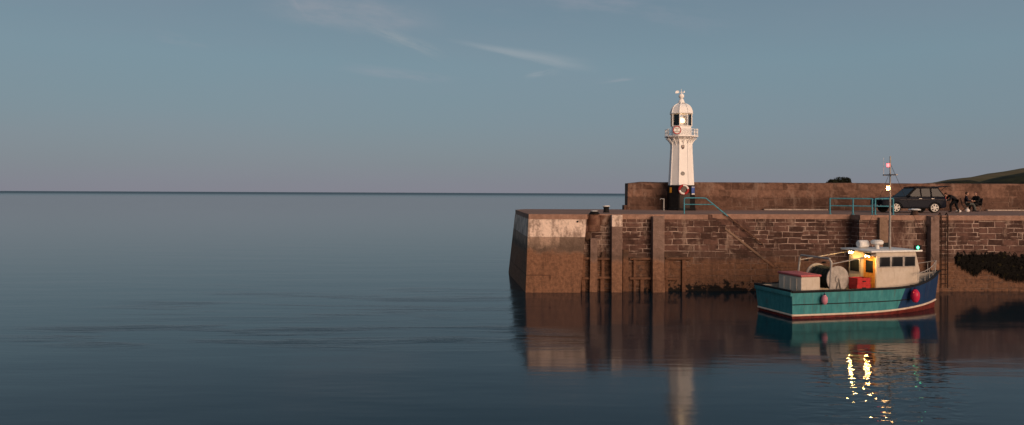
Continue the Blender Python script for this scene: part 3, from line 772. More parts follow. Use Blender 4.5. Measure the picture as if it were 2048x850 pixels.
M_ladder = paint('rusty_ladder_iron', (.035, .02, .015), .9, var=.3)
def build_ladder():
    x = P(1890, 450, 40.9)[0]; y = Yf(x) - 0.12
    l = thing('ladder', 'dark iron ladder fixed down the quay wall below the car', 'ladder', (x, y, 0), world=True)
    for s in (-.19, .19):
        MB().tube([(x + s, y + .25, DECK + .02), (x + s, y + .12, DECK + .14), (x + s, y, DECK - .02), (x + s, y, 0.2)], 0.03, 8).build('rail', M_ladder, l)
    for k in range(15):
        MB().cyl((x - .19, y, .45 + k * .27), (x + .19, y, .45 + k * .27), 0.018, n=6).build('rung', M_ladder, l)
build_ladder()

def build_weed():
    mw = paint('black_weed', (0.0045, 0.0035, 0.0025), 0.9, var=.3, scale=9)
    mg = paint('olive_weed', (0.022, 0.018, 0.006), 0.9, var=.3, scale=9)
    def clump(label, prof, n):
        """prof: list of (px, y_top, y_bottom) read off the wall"""
        x0 = P(prof[0][0], 530, 41)[0]
        mb = MB(); rnd = random.Random(len(prof) + n)
        for _ in range(n):
            t = rnd.random() * (len(prof) - 1); i = min(int(t), len(prof) - 2); f = t - i
            px, yt, yb = [prof[i][k] * (1 - f) + prof[i + 1][k] * f for k in range(3)]
            py = yt + (yb - yt) * rnd.random() ** 0.9
            x, z = P(px, py, 41); y = Yf(x)
            strand = rnd.random() < .22
            if strand: z = P(px, yb - 3 + rnd.random() ** 2 * 9 - (rnd.random() < .2) * (yb - yt), 41)[1]
            ln = rnd.uniform(.25, .55) if strand else rnd.uniform(.10, .30); wd = rnd.uniform(.012, .03) if strand else rnd.uniform(.03, .09); out = rnd.uniform(.03, .20)
            a = rnd.uniform(-.5, .5)
            p = [(x - wd, y - .005, z + ln * .4), (x + wd, y - .005, z + ln * .4), (x + wd + a * .1, y - out, z), (x + wd * .6 + a * .2, y - out * .7, z - ln * .6), (x - wd * .6 + a * .2, y - out * .7, z - ln * .6), (x - wd + a * .1, y - out, z)]
            mb._new(p, [(0, 1, 2, 5), (5, 2, 3, 4)], 1 if rnd.random() < .06 else 0)
        o = mb.build('seaweed_clump', [mw, mg], None, False)
        tag(o, label, 'seaweed', 'black seaweed hanging on the quay wall')
    clump('smaller black seaweed clump on the quay wall just behind the boat bow', [(1914, 513, 524), (1930, 511, 529), (1945, 511, 537), (1953, 512, 542), (1962, 512, 534), (1968, 513, 528)], 750)
    clump('largest black seaweed mass on the quay wall at the right edge', [(1968, 514, 528), (1985, 512, 532), (2003, 511, 543), (2020, 514, 551), (2048, 516, 553), (2075, 518, 550), (2110, 520, 545)], 2200)
build_weed()

# ------------------------------------------------------------------ hills, trees
def build_land():
    def hill(name, label, Yr, prof, deepf, deepb, mat, seed):
        """prof: (px, py) skyline read at depth Yr"""
        mb = MB(); nx = 70; ny = 14
        xs = [P(px, py, Yr) for px, py in prof]
        def ridge(X):
            for (a, za), (b, zb) in zip(xs, xs[1:]):
                if a <= X <= b:
                    f = (X - a) / (b - a); f = f * f * (3 - 2 * f) * .35 + f * .65; return za + (zb - za) * f
            return xs[0][1] if X < xs[0][0] else xs[-1][1]
        g_ = []
        for i in range(nx + 1):
            X = xs[0][0] + (xs[-1][0] - xs[0][0]) * i / nx; row = []
            for j in range(ny + 1):
                t = j / ny * 2 - 1
                k = math.cos(t * PI / 2) ** 0.8 if abs(t) < 1 else 0
                Yv = Yr + (t * deepf if t < 0 else t * deepb)
                zz = -1.5 + (ridge(X) + 1.5) * k + (mnoise.noise(Vector((X * .06, Yv * .06, seed))) * 1.2 * k if abs(t) > .1 else mnoise.noise(Vector((X * .2, 0, seed))) * .25)
                row.append(mb.bm.verts.new((X * Yv / Yr if False else X, Yv, zz)))
            g_.append(row)
        for a, b in zip(g_, g_[1:]):
            for j in range(ny): mb.bm.faces.new((a[j], b[j], b[j + 1], a[j + 1]))
        tag(mb.build(name, mat, None), label, 'hill', kind='structure')
    def grass(name, a, b, c, sc):
        m, g, bs = newmat(name)
        pos = g.node('ShaderNodeNewGeometry').outputs['Position']
        n = g.noise(pos, sc, 5, .6); n2 = g.noise(pos, sc * .2, 4, .6)
        g.put(bs.inputs['Base Color'], g.mix(g.step(n2, .42, .62), g.mix(g.step(n, .35, .65), a, b), c)); bs.inputs['Roughness'].default_value = .95
        bs.inputs['Specular IOR Level'].default_value = 0.1
        return m
    mg = grass('dry_headland_grass', (.150, .105, .048, 1), (.21, .145, .075, 1), (.105, .095, .040, 1), .1)
    ms = grass('dark_scrub', (.022, .022, .011, 1), (.045, .042, .018, 1), (.012, .014, .008, 1), .3)
    hill('hill', 'grassy headland rising behind the harbour wall', 420, [(1560, 400), (1700, 384), (1800, 377), (1868, 366.5), (1905, 361), (1960, 352.5), (2010, 344), (2048, 338), (2120, 326), (2250, 308), (2500, 290)], 110, 85, mg, 1)
    hill('scrub_hill', 'dark scrubby slope in front of the grassy headland', 300, [(1860, 380), (1930, 371), (1965, 364), (1990, 358), (2020, 351), (2048, 346), (2100, 339), (2200, 330), (2400, 322)], 60, 40, ms, 4)
    hill('scrub_hill', 'dark bushy lower end of the headland', 330, [(1840, 378), (1866, 367.5), (1885, 364), (1905, 361.8), (1925, 361.5), (1950, 366), (1990, 380)], 40, 30, ms, 9)
    hill('shore_ground', 'low ground behind the harbour wall', 215, [(1480, 402), (1560, 386), (1640, 378), (1700, 377), (1800, 380), (1900, 390), (1960, 402)], 60, 70, mg, 6)
    ml = []
    for k, c in enumerate(((.012, .016, .009), (.022, .028, .013), (.007, .010, .006))):
        ml.append(paint('leaf', c, .8, var=.2))
    mt = paint('bark', (.05, .035, .025), .9)
    def tree(label, px, pyt, wpx, Y, seed):
        x, zt = P(px, pyt, Y); w = wpx / F * Y / 2; zb = P(px, 378, 215)[1] - .3
        t = thing('tree', label, 'tree', (x, Y, zb), group='dark trees beyond the harbour wall')
        h = zt - zb; rnd = random.Random(seed)
        tr = MB().tube([(0, 0, 0), (.1, 0, h * .3), (-.05, .05, h * .6)], [.22, .17, .1], 8)
        for k in range(6):
            a = k * PI / 3
            tr.tube([(0, 0, h * (.28 + .05 * k)), (math.cos(a) * w * .5, math.sin(a) * w * .5, h * (.55 + .05 * k))], [.1, .03], 6)
        tr.build('trunk', mt, t)
        cr = MB()
        cl = [(rnd.uniform(-.6, .6) * w, rnd.uniform(-.6, .6) * w, h * rnd.uniform(.45, .78), rnd.uniform(.32, .5) * w) for _ in range(16)] + [(0, 0, h * .72, w * .55), (w * .3, 0, h * .68, w * .5), (-w * .35, 0, h * .62, w * .5)]
        for cx, cy, cz, rr in cl:
            for _ in range(200):
                d = Vector((rnd.gauss(0, 1), rnd.gauss(0, 1), rnd.gauss(0, 1))).normalized() * rr * rnd.uniform(.6, 1.02)
                c = Vector((cx, cy, min(cz + d.z * .9, h))) + Vector((d.x, d.y, 0))
                e = Euler((rnd.uniform(0, 6), rnd.uniform(0, 6), rnd.uniform(0, 6))).to_matrix()
                s_ = rnd.uniform(.1, .22)
                cr._new([c + e @ Vector(q) * s_ for q in ((-1, 0, 0), (0, -.6, 0), (1, 0, 0), (0, .6, 0))], [(0, 1, 2, 3)], rnd.choice((0, 0, 1, 2)))
        cr.build('crown', ml, t, False)
    tree('smaller dark rounded tree showing over the harbour wall', 1664, 358.5, 27, 215, 3)
    tree('larger dark rounded tree showing over the harbour wall', 1685, 354.5, 40, 217, 5)
build_land()

# ------------------------------------------------------------------ boat
def build_boat():
    A = R(15.1)
    B = thing('fishing_boat', 'small teal and navy fishing boat with lit mast and deck lamps passing the quay', 'boat', (16.41, 34.17, 0), A)
    # painted topsides: teal aft, navy forward
    mh, g, b = newmat('hull_paint')
    oc = g.node('ShaderNodeTexCoord').outputs['Object']; x, y, z = g.sep(oc)
    n = g.noise(g.scale(oc, 2, 2, 0.6), 2.2, 6, .65)
    teal = g.mix(g.step(n, .35, .7), (.030, .165, .185, 1), (.055, .235, .25, 1))
    navy = g.mix(g.step(n, .35, .7), (.010, .030, .085, 1), (.016, .045, .115, 1))
    e = g.math('ADD', x, g.math('MULTIPLY', z, -0.35))
    c = g.mix(g.step(e, .98, 1.0), teal, navy)
    run = g.noise(g.comb(g.math('MULTIPLY', x, 5), y, g.math('MULTIPLY', z, .5)), 1.6, 5, .7)
    c = g.mix(g.math('MULTIPLY', g.step(run, .54, .74), .6), c, (.09, .055, .04, 1))
    g.put(b.inputs['Base Color'], c); b.inputs['Roughness'].default_value = .5; b.inputs['Specular IOR Level'].default_value = .15
    M_anti = paint('antifouling_red', (.13, .022, .018), .7, var=.25)
    M_cream, gc, bc = newmat('cream_boat_paint')
    oc2 = gc.node('ShaderNodeTexCoord').outputs['Object']; x2, y2, z2 = gc.sep(oc2)
    rn = gc.noise(gc.comb(gc.math('MULTIPLY', gc.math('ADD', x2, y2), 6), gc.math('MULTIPLY', z2, .8), 0), 1.0, 6, .7)
    c2 = gc.mix(gc.step(gc.noise(oc2, 4, 5, .6), .3, .7), (.44, .375, .30, 1), (.50, .44, .37, 1))
    gc.put(bc.inputs['Base Color'], gc.mix(gc.math('MULTIPLY', gc.step(rn, .54, .74), .6), c2, (.20, .12, .075, 1)))
    bc.inputs['Roughness'].default_value = .55; bc.inputs['Specular IOR Level'].default_value = .2
    M_creamw = paint('cream_strake', (.62, .50, .40), .5, var=.08)
    M_rub = paint('black_rubber', (.012, .012, .013), .7)
    M_deckp = paint('deck_paint', (.13, .12, .11), .8, var=.2)
    M_orange = paint('varnished_door', (.50, .22, .045), .35, var=.15, scale=8)
    M_win = paint('wheelhouse_glass', (.012, .014, .017), .08, var=0, spec=.12)
    M_alu = paint('mast_paint', (.34, .31, .28), .5, var=.12)
    def hb(x):
        if x < 0.2: return 1.5 - .13 * ((0.2 - x) / 4.75) ** 2
        return max(0.045, 1.5 * (1 - ((x - .2) / 4.4) ** 2.5))
    def hw(x):
        if x < -.4: return 1.40 - .14 * ((-.4 - x) / 4.15) ** 2
        return max(0.03, 1.40 * (1 - ((x + .4) / 4.98) ** 1.9))
    def sheer(x): return 1.22 + .02 * (x / 4.5) + (.52 * max(0, (x - .5) / 4.05) ** 2.1)
    def strake(x): return .15 + (.22 * max(0, (x + 2) / 6.5) ** 1.8)
    N = 40; xs = [-4.55 + 9.1 * i / N for i in range(N + 1)]
    def rake(x, z): return x + (.16 * (z - 0.6) * (max(0, x) / 4.55) ** 6) - (.10 * (z - .6) if x < -4.5 else 0)
    def half(x):
        w, t = hw(x), hb(x); zs, zt = strake(x), sheer(x)
        L = lambda zz: w + (t - w) * (max(0, zz) / zt) ** .8
        ti = max(.0, t - .09); td = max(0, L(.48) - .10)
        return [(0, .48), (td, .48), (ti, zt - .01), (ti, zt), (t, zt), (L(zt * .72), zt * .72), (L(zt * .45), zt * .45), (L(zs), zs), (w, 0), (w * .62, -.36), (0, -.55)]
    mats = [mh, M_cream, M_deckp, M_anti]
    mis = [2, 1, 1, 1, 0, 0, 0, 3, 3, 3]
    mb = MB(); rows = []
    for x_ in xs:
        h = half(x_); row = [[mb.bm.verts.new((rake(x_, zz), sgn * yy, zz)) for yy, zz in h] for sgn in (-1, 1)]
        rows.append(row)
    for a, b_ in zip(rows, rows[1:]):
        for sd_ in (0, 1):
            for k in range(len(mis)):
                f = mb.bm.faces.new((a[sd_][k], b_[sd_][k], b_[sd_][k + 1], a[sd_][k + 1])); f.material_index = mis[k]
    for row in (rows[0], rows[-1]):
        for k in range(3, len(mis)):
            f = mb.bm.faces.new((row[0][k], row[0][k + 1], row[1][k + 1], row[1][k])); f.material_index = 0 if k < 7 else 3
    bmesh.ops.remove_doubles(mb.bm, verts=mb.bm.verts[:], dist=.0005)
    hull = mb.build('hull', mats, B, True, 40)
    # transom bulwark top
    MB().b2((-4.66, -1.36, 1.0), (-4.50, 1.36, 1.215), .02, 0).build('transom_board', mh, B)
    def line(fz, off, r, name, mat, xa=-4.55, xb=4.55, scale_=1.0):
        for sg in (-1, 1):
            pts = []
            for i in range(31):
                x_ = xa + (xb - xa) * i / 30; zz = fz(x_); w, t = hw(x_), hb(x_)
                pts.append((rake(x_, zz), sg * (w + (t - w) * (max(0, zz) / sheer(x_)) ** .8 + off), zz))
            MB().tube(pts, r, 8).build(name, mat, B)
    line(sheer, 0.015, .055, 'gunwale', M_rub)
    line(strake, 0.012, .045, 'rubbing_strake', M_creamw)
    line(lambda x_: sheer(x_) * .52, 0.005, .022, 'hull_batten', M_rub, -4.55, 2.2)
    zz = strake(-4.55); MB().tube([(-4.55 - .1 * (zz - .6), -1.30, zz), (-4.55 - .1 * (zz - .6), 1.30, zz)], .045, 8).build('rubbing_strake', M_creamw, B)
    MB().tube([(-4.62, -1.39, 1.225), (-4.62, 1.39, 1.225)], .055, 8).build('gunwale', M_rub, B)
    # wheelhouse
    wx0, wx1, wy, zb, zt = .26, 2.62, .90, .48, 2.82
    wh = MB(); wh.side([(wx0, zb), (wx1 + .0, zb), (wx1 + .12, 1.95), (wx1 - .12, zt), (wx0, zt)], -wy, wy, bevel=.035).build('wheelhouse', M_cream, B)
    rf = MB().b2((wx0 - .38, -wy - .12, zt + .0), (wx1 + .16, wy + .12, zt + .085), .03).build('wheelhouse_roof', M_capw, B)
    for k, (a, c_) in enumerate(((.42, 1.0), (1.1, 1.72), (1.82, 2.42))):
        for sg in (-1, 1):
            f = MB().b2((a - .05, sg * (wy + .012) - .02, 2.10), (c_ + .05, sg * (wy + .012) + .02, 2.64), .012).build('window', M_alu, B)
            MB().b2((a, sg * (wy + .018) - .022, 2.15), (c_, sg * (wy + .018) + .022, 2.59), .01).build('pane', M_win, f)
    for yy in (-.58, 0, .58):
        f = MB().box((wx1 + .015, yy, 2.35), (.05, .54, .58), (0, R(-15.5), 0), .012).build('window', M_alu, B)
        MB().box((wx1 + .025, yy, 2.35), (.05, .46, .48), (0, R(-15.5), 0), .01).build('pane', M_win, f)
    # blue side panel at the wheelhouse front
    d = MB().b2((wx0 - .03, -.82, zb + .05), (wx0 + .02, -.12, 2.62), .012).build('door', M_orange, B)
    MB().b2((wx0 - .05, -.74, 1.85), (wx0 - .02, -.28, 2.42), .01).build('door_window', M_win, d)
    MB().cyl((wx0 - .10, -.2, 1.5), (wx0 - .02, -.2, 1.5), .02, n=8).build('handle', M_alu, d)
    f = MB().b2((wx0 - .03, .1, 1.75), (wx0 + .01, .82, 2.45), .012).build('window', M_alu, B)
    MB().b2((wx0 - .04, .16, 1.81), (wx0 + .005, .76, 2.39), .01).build('pane', M_win, f)
    # foredeck, hatch and bow rail
    fd = MB(); pts = []
    xa = 2.8
    top = [(x_, hb(x_) - .06) for x_ in [xa + (4.45 - xa) * i / 8 for i in range(9)]]
    fd.prism([(x_, -y_) for x_, y_ in top] + [(x_, y_) for x_, y_ in top[::-1]], 1.18, 1.24); fd.build('foredeck', M_deckp, B)
    MB().b2((3.0, -.3, 1.24), (3.5, .3, 1.40), .03).build('hatch', M_cream, B)
    rl = MB()
    for sg in (-1, 1):
        pp = [(x_, sg * (hb(x_) - .03), sheer(x_) + .5) for x_ in (2.3, 2.9, 3.4, 3.9, 4.3)] + [(4.6, 0, sheer(4.5) + .52)]
        rl.tube(pp, .018, 6)
        for x_, y_, z_ in pp[:-1]: rl.cyl((x_, y_, z_ - .5), (x_, y_, z_), .016, n=6)
    rl.cyl((4.55, 0, 1.7), (4.6, 0, sheer(4.5) + .52), .018, n=6)
    rl.build('bow_rail', M_alu, B)
    # mast with red over white
    mx = 1.85
    m_ = MB().tube([(mx, 0, zt + .05), (mx, 0, 7.35)], [.055, .028], 10).build('mast', M_alu, B)
    for sg in (-1, 1):
        MB().tube([(mx, 0, 6.6), (mx - .9, sg * .98, zt + .08)], .008, 5).build('stay', M_rub, m_)
    MB().tube([(mx, 0, 7.0), (4.5, 0, sheer(4.5) + .45)], .008, 5).build('stay', M_rub, m_)
    MB().b2((mx - .05, -.42, 6.42), (mx + .05, .42, 6.48), .01).build('crosstree', M_alu, m_)
    MB().cyl((mx - .05, .36, 6.48), (mx - .05, .36, 7.3), .010, .006, 6).build('aerial', M_capw, m_)
    E_red = emit('red_lamp', (1.0, .07, .075), 7); E_white = emit('white_lamp', (1.0, .52, .17), 110); E_green = emit('green_lamp', (.08, .9, .45), 7)
    for zz, em, nm in ((6.92, E_red, 'masthead_lamp'), (5.82, E_white, 'masthead_lamp')):
        br = MB().b2((mx - .16, -.04, zz - .11), (mx, .04, zz - .085), .005).cyl((mx - .13, 0, zz + .075), (mx - .13, 0, zz + .11), .065, .04, 12).build('lamp_bracket', M_alu, B)
        MB().lathe([(.05, -.085), (.062, -.06), (.062, .05), (.05, .075)], 14, (mx - .13, 0, zz)).build('lamp', em, br)
    # sidelights
    for sg, em in ((-1, E_green), (1, emit('port_red_lamp', (.9, .06, .05), 7))):
        sb = MB().b2((2.35, sg * .95 - .03, zt + .085), (2.75, sg * .95 + .03, zt + .30), .008).build('sidelight_board', M_rub, B)
        MB().ell((2.5, sg * 1.02, zt + .2), (.05, .045, .07)).build('lamp', em, sb)
    # deck lights under the aft edge of the roof
    E_deck = emit('deck_floodlight', (1.0, .56, .16), 650)
    for yy, zz in ((-.80, zt - .12), (.28, zt - .02)):
        h = MB().box((wx0 - .36, yy, zz), (.12, .30, .12), (0, R(-35), 0), .015).build('deck_light', M_rub, B)
        MB().box((wx0 - .40, yy, zz - .045), (.02, .25, .085), (0, R(-35 + 90 - 35), 0), .004).build('lamp', E_deck, h)
    # radar, life raft canister on the roof
    MB().lathe([(.10, zt + .08), (.10, zt + .3)], 12, (1.2, .1, 0)).build('radar_pedestal', M_capw, B)
    MB().lathe([(.24, zt + .3), (.28, zt + .34), (.28, zt + .44), (.2, zt + .5)], 20, (1.2, .1, 0)).build('radar_dome', M_capw, B)
    MB().tube([(.5, .55, zt + .28), (.55, .55, zt + .28), (1.0, .55, zt + .28), (1.05, .55, zt + .28)], [.14, .19, .19, .14], 14).build('raft_canister', M_capw, B)
    # stern gantry
    gx = -2.35
    gt = MB()
    for sg in (-1, 1): gt.tube([(gx - .15, sg * 1.18, .5), (gx, sg * 1.1, 2.45), (gx, sg * .95, 2.58)], .05, 8)
    gt.tube([(gx, -1.0, 2.58), (gx, 1.0, 2.58)], .05, 8)
    for sg in (-1, 1): gt.tube([(gx, sg * 1.1, 2.35), (wx0 + .0, sg * .95, 2.72)], .025, 6)
    gt.build('stern_gantry', M_alu, B)
    for yy in (-.6, .6):
        MB().lathe([(.03, -.04), (.11, -.03), (.09, 0), (.11, .03), (.03, .04)], 14, (gx, yy, 2.38)).build('gantry_block', M_rub, B)
    # net drum with its wound net
    nd = MB().cyl((-1.7, -.78, 1.62), (-1.7, .78, 1.62), .16, n=16).build('net_drum', M_alu, B)
    for sg in (-1, 1):
        MB().cyl((-1.7, sg * .74, 1.62), (-1.7, sg * .70, 1.62), .60, n=24).build('drum_flange', M_alu, nd)
        MB().tube([(-1.95, sg * .8, .5), (-1.7, sg * .78, 1.62), (-1.4, sg * .8, .5)], .04, 6).build('drum_stand', M_alu, nd)
    nm = paint('trawl_net', (.035, .04, .032), .95, var=.4, scale=30, bumps=.8)
    prof = [(.2, -.68)] + [(.46 + .05 * math.sin(k * 1.9) + .03 * math.sin(k * 4.1), -.66 + 1.32 * k / 16) for k in range(17)] + [(.2, .68)]
    nt = MB().lathe(prof, 24); 
    for v in nt.bm.verts: v.co = Vector((v.co.x - 1.7, v.co.z, v.co.y + 1.62)) + Vector((0, 0, .03 * math.sin(v.co.x * 21)))
    nt.build('net', nm, nd)
    # ---- loose things carried on the boat
    M4 = B.matrix_basis.copy() if False else Matrix.Translation((16.41, 34.17, 0)) @ Matrix.Rotation(A, 4, 'Z')
    def at(x_, y_, z_): return M4 @ Vector((x_, y_, z_))
    # insulated bin with a red lid
    bn = thing('fish_bin', 'large cream insulated fish bin with a pink lid on the boat stern deck', 'fish bin', at(-3.35, -.2, .485), A)
    bb = MB(); bb.b2((-.5, -.8, .1), (.5, .85, 1.30), .06)
    for yy in (-.6, 0, .62): bb.b2((-.46, yy - .12, 0), (.46, yy + .12, .11), .01)
    for yy in (-.45, 0, .45): bb.b2((-.525, yy - .05, .2), (.525, yy + .05, 1.2), .015)
    bb.build('bin_body', M_cream, bn)
    ld = MB().b2((-.54, -.84, 1.305), (.54, .89, 1.40), .035); 
    ld.build('bin_lid', paint('pink_lid', (.42, .10, .10), .5, var=.1), bn)
    mr = paint('red_fish_box', (.40, .03, .03), .45, var=.12)
    def fishbox(k, lab, loc):
        t = thing('fish_box', lab, 'fish box', loc, A + R(3 * (k - 1.5)), group='red fish boxes stacked by the net drum')
        f = MB()
        w, d_, h = .38, .25, .30
        f.b2((-w, -d_, 0), (w, d_, .03)); f.b2((-w, -d_, .031), (-w + .03, d_, h)); f.b2((w - .03, -d_, .031), (w, d_, h)); f.b2((-w + .031, -d_, .031), (w - .031, -d_ + .03, h)); f.b2((-w + .031, d_ - .03, .031), (w - .031, d_, h))
        f.b2((-w - .02, -d_ - .02, h - .04), (w + .02, -d_, h), .006); f.b2((-w - .02, d_, h - .04), (w + .02, d_ + .02, h), .006)
        f.build('box_body', mr, t)
        f2 = MB().b2((-.1, -d_ - .024, .13), (.1, -d_ - .004, .18), .004); f2.build('hand_slot', M_rub, t)
    labs = ['red fish box lowest of the stack by the boat net drum', 'red fish box second from the bottom of the stack on the boat', 'red fish box second from the top of the stack on the boat', 'open red fish box on top of the stack beside the net drum', ]
    for k, lb in enumerate(labs): fishbox(k, lb, at(-.72, -.98, .485 + .302 * k))
    # buoy fenders over the side
    def fender(lab, x_, zc, hh, col, cap):
        yy = -(hb(x_) + .015)
        t = thing('fender', lab, 'fender', at(x_, yy - hh * .30, zc), A, group='buoy fenders on the boat side')
        f = MB(); rr = hh * .29
        f.lathe([(.02, -hh / 2), (rr * .55, -hh * .44), (rr * .92, -hh * .25), (rr, -hh * .02), (rr * .9, hh * .2), (rr * .5, hh * .36), (rr * .3, hh * .42)], 18).build('buoy', paint('fender_' + lab.split()[0], col, .35, var=.08), t)
        MB().lathe([(rr * .32, hh * .40), (rr * .34, hh * .46), (rr * .2, hh * .52), (.02, hh * .54)], 14).build('eye_cap', cap, t)
        MB().tube([(0, 0, hh * .52), (0, hh * .18, sheer(x_) - zc + .06), (0, hh * .42, sheer(x_) - zc + .04)], .012, 6).build('rope', M_rub, t)
    nv = paint('navy_cap', (.01, .02, .07), .4)
    fender('crimson pear-shaped buoy fender hanging on the navy bow of the boat', 1.78, .88, .68, (.48, .022, .065), nv)
    fender('pale pink buoy fender hanging on the teal stern quarter of the boat', -3.1, .86, .48, (.50, .20, .26), nv)
build_boat()

# ------------------------------------------------------------------ car
def build_car():
    X0, Y0 = 25.92, 47.12
    C_ = thing('parked_car', 'dark blue black estate car with its tailgate window lifted by the harbour wall', 'car', (X0, Y0, DECK))
    mp, g, b = newmat('car_paint'); b.inputs['Base Color'].default_value = (.007, .009, .016, 1); b.inputs['Roughness'].default_value = .3; b.inputs['Specular IOR Level'].default_value = .03
    mk = paint('car_black_plastic', (.008, .008, .009), .6, spec=.03); mgl = paint('car_glass', (.035, .035, .036), .06, var=0, spec=.10)
    mr = paint('alloy_rim', (.55, .52, .47), .5, 0, var=.05); mt = paint('tyre', (.012, .012, .012), .85)
    chrome = paint('chrome_trim', (.50, .46, .42), .4, .3, var=.03)
    hw = .90
    def taper(mb, amt=.14):
        for v in mb.bm.verts:
            d = max(0, abs(v.co.x) - 1.45) / .65; v.co.y *= 1 - amt * d * d
            if v.co.z > .75: v.co.y *= 1 - .10 * (v.co.z - .75)
    def arch(cx, r=.385, n=10): return [(cx + r * math.cos(PI * k / n), .30 + r * math.sin(PI * k / n)) for k in range(n + 1)]
    mb = MB()
    prof = [(-2.06, .36), (-2.10, .55), (-2.08, .82), (-1.96, .93), (-1.2, 1.0), (-.60, 1.035), (1.98, 1.04), (2.02, .78), (2.05, .62), (2.02, .36)] + [(1.24 + .385, .30)] + arch(1.24)[1:-1] + [(1.24 - .385, .30), (-1.24 + .385, .30)] + arch(-1.24)[1:-1] + [(-1.24 - .385, .30)]
    mb.side(prof, -hw, hw, bevel=.05); taper(mb)
    mb.build('body', mp, C_, True, 30)
    # cabin
    zb, zt = 1.03, 1.62
    lower = [(-.62, zb), (1.99, zb)]; 
    def cab(z): return .80 - (z - zb) / (zt - zb) * .13
    def fx(z): return -.60 + (z - zb) / (zt - zb) * .68
    def rx(z): return 1.98 - (z - zb) / (zt - zb) * .40
    mb = MB(); v = []
    for z_ in (zb, zt):
        v += [(fx(z_), -cab(z_), z_), (rx(z_), -cab(z_), z_), (rx(z_), cab(z_), z_), (fx(z_), cab(z_), z_)]
    mb._new(v, [(0, 1, 2, 3), (4, 5, 6, 7), (0, 1, 5, 4), (1, 2, 6, 5), (2, 3, 7, 6), (3, 0, 4, 7)])
    mb.build('cabin', mk, C_, False)
    MB().box(((fx(zt) + rx(zt)) / 2, 0, zt + .025), (rx(zt) - fx(zt) + .06, cab(zt) * 2 + .05, .06), None, .025).build('roof', mp, C_)
    for sg in (-1, 1): MB().tube([(.25, sg * .58, zt + .055), (.3, sg * .58, zt + .09), (1.4, sg * .58, zt + .09), (1.45, sg * .58, zt + .055)], .016, 6).build('roof_rail', mk, C_)
    def pane(xa, xb, sg, za=zb + .03, zc=zt - .05, rake_a=None, rake_b=None):
        f = lambda x_, z_: (x_, sg * (cab(z_) + .006), z_)
        A0 = rake_a or (lambda z_: xa); B0 = rake_b or (lambda z_: xb)
        mb = MB(); vs = [f(A0(za), za), f(B0(za), za), f(B0(zc), zc), f(A0(zc), zc)]
        vs += [(x_, y_ - sg * .004, z_) for x_, y_, z_ in vs]
        mb._new(vs, [(0, 1, 2, 3), (4, 5, 6, 7), (0, 1, 5, 4), (1, 2, 6, 5), (2, 3, 7, 6), (3, 0, 4, 7)])
        mb.build('side_window', mgl, C_, False)
    for sg in (-1, 1):
        pane(0, .36, sg, rake_a=lambda z_: fx(z_) + .16)
        pane(.46, 1.0, sg)
        pane(1.12, 0, sg, rake_b=lambda z_: rx(z_) - .09)
    mb = MB(); wv = []
    for z_ in (zb + .03, zt - .04): wv += [(fx(z_) - .006, -cab(z_) + .07, z_), (fx(z_) - .006, cab(z_) - .07, z_)]
    wv = [wv[0], wv[1], wv[3], wv[2]]; wv += [(a + .004, b_, c) for a, b_, c in wv]
    mb._new(wv, [(0, 1, 2, 3), (4, 5, 6, 7), (0, 1, 5, 4), (1, 2, 6, 5), (2, 3, 7, 6), (3, 0, 4, 7)]); mb.build('windscreen', mgl, C_, False)
    # raised tailgate window, seen edge on
    tg = MB().box((rx(zt) + .40, 0, zt + .07), (.86, 1.24, .035), (0, R(-5), 0), .012).build('tailgate', mk, C_)
    MB().box((rx(zt) + .40, 0, zt + .05), (.66, 1.0, .02), (0, R(-5), 0)).build('tailgate_glass', mgl, tg, False)
    for sg in (-1, 1): MB().cyl((rx(1.4) + .03, sg * .62, 1.4), (rx(zt) + .5, sg * .58, zt + .06), .012, n=6).build('gas_strut', mk, tg)
    for sg in (-1, 1):
        yy = sg * (hw - .035)
        for cx in (-1.24, 1.24):
            w = bpy.data.objects.new('wheel', None); COL.objects.link(w); w.parent = C_; w.location = (cx, sg * (hw - .13), .335)
            q = MB().lathe([(.20, -.10), (.315, -.10), (.335, -.07), (.335, .07), (.315, .10), (.20, .10)], 28)
            for v_ in q.bm.verts: v_.co = Vector((v_.co.x, v_.co.z, v_.co.y))
            q.build('tyre', mt, w)
            rm = MB(); ys = sg * .095
            def ring(r0, r1, ya, yb_):
                rm2 = [(r0, ya), (r1, ya), (r1, yb_), (r0, yb_)]
                n = 28
                rg = [[rm.bm.verts.new((r_ * math.cos(2 * PI * k / n), y_, r_ * math.sin(2 * PI * k / n))) for k in range(n)] for r_, y_ in rm2]
                for i in range(4):
                    for k in range(n): rm.bm.faces.new((rg[i][k], rg[i][(k + 1) % n], rg[(i + 1) % 4][(k + 1) % n], rg[(i + 1) % 4][k]))
            ring(.215, .25, ys - .012, ys + .012)
            for k in range(6):
                a = k * PI / 3 + .2
                rm.box((.13 * math.cos(a), ys, .13 * math.sin(a)), (.20, .03, .085), (0, -a, 0), .01)
            rm.cyl((0, ys - .02, 0), (0, ys + .02, 0), .065, n=16)
            rm.build('rim', mr, w)
            MB().cyl((0, ys - sg * .05, 0), (0, ys - sg * .03, 0), .235, n=24).build('brake_shadow_plate', mk, w)
            # arch lip
            ar = MB(); ar.tube([(cx + .40 * math.cos(PI * k / 12), sg * (hw - .005), .30 + .40 * math.sin(PI * k / 12)) for k in range(13)], .028, 6); ar.build('arch_lip', mk, C_)
        for hx in (.20, 1.0): MB().b2((hx, sg * (hw + .002) - .015, .90), (hx + .2, sg * (hw + .002) + .015, .935), .008).build('door_handle', chrome, C_)
        sk = MB().b2((-.84, sg * hw - .03, .28), (.84, sg * hw + .03, .36), .02).build('sill', mk, C_)
        st = MB().b2((-1.0, sg * (hw + .0) - .008, .845), (1.85, sg * (hw + .0) + .008, .862)).build('crease_sheen', paint('crease_sheen_paint', (.06, .045, .04), .4), C_, False)  # lighter strip paints the lit sheen along the body crease
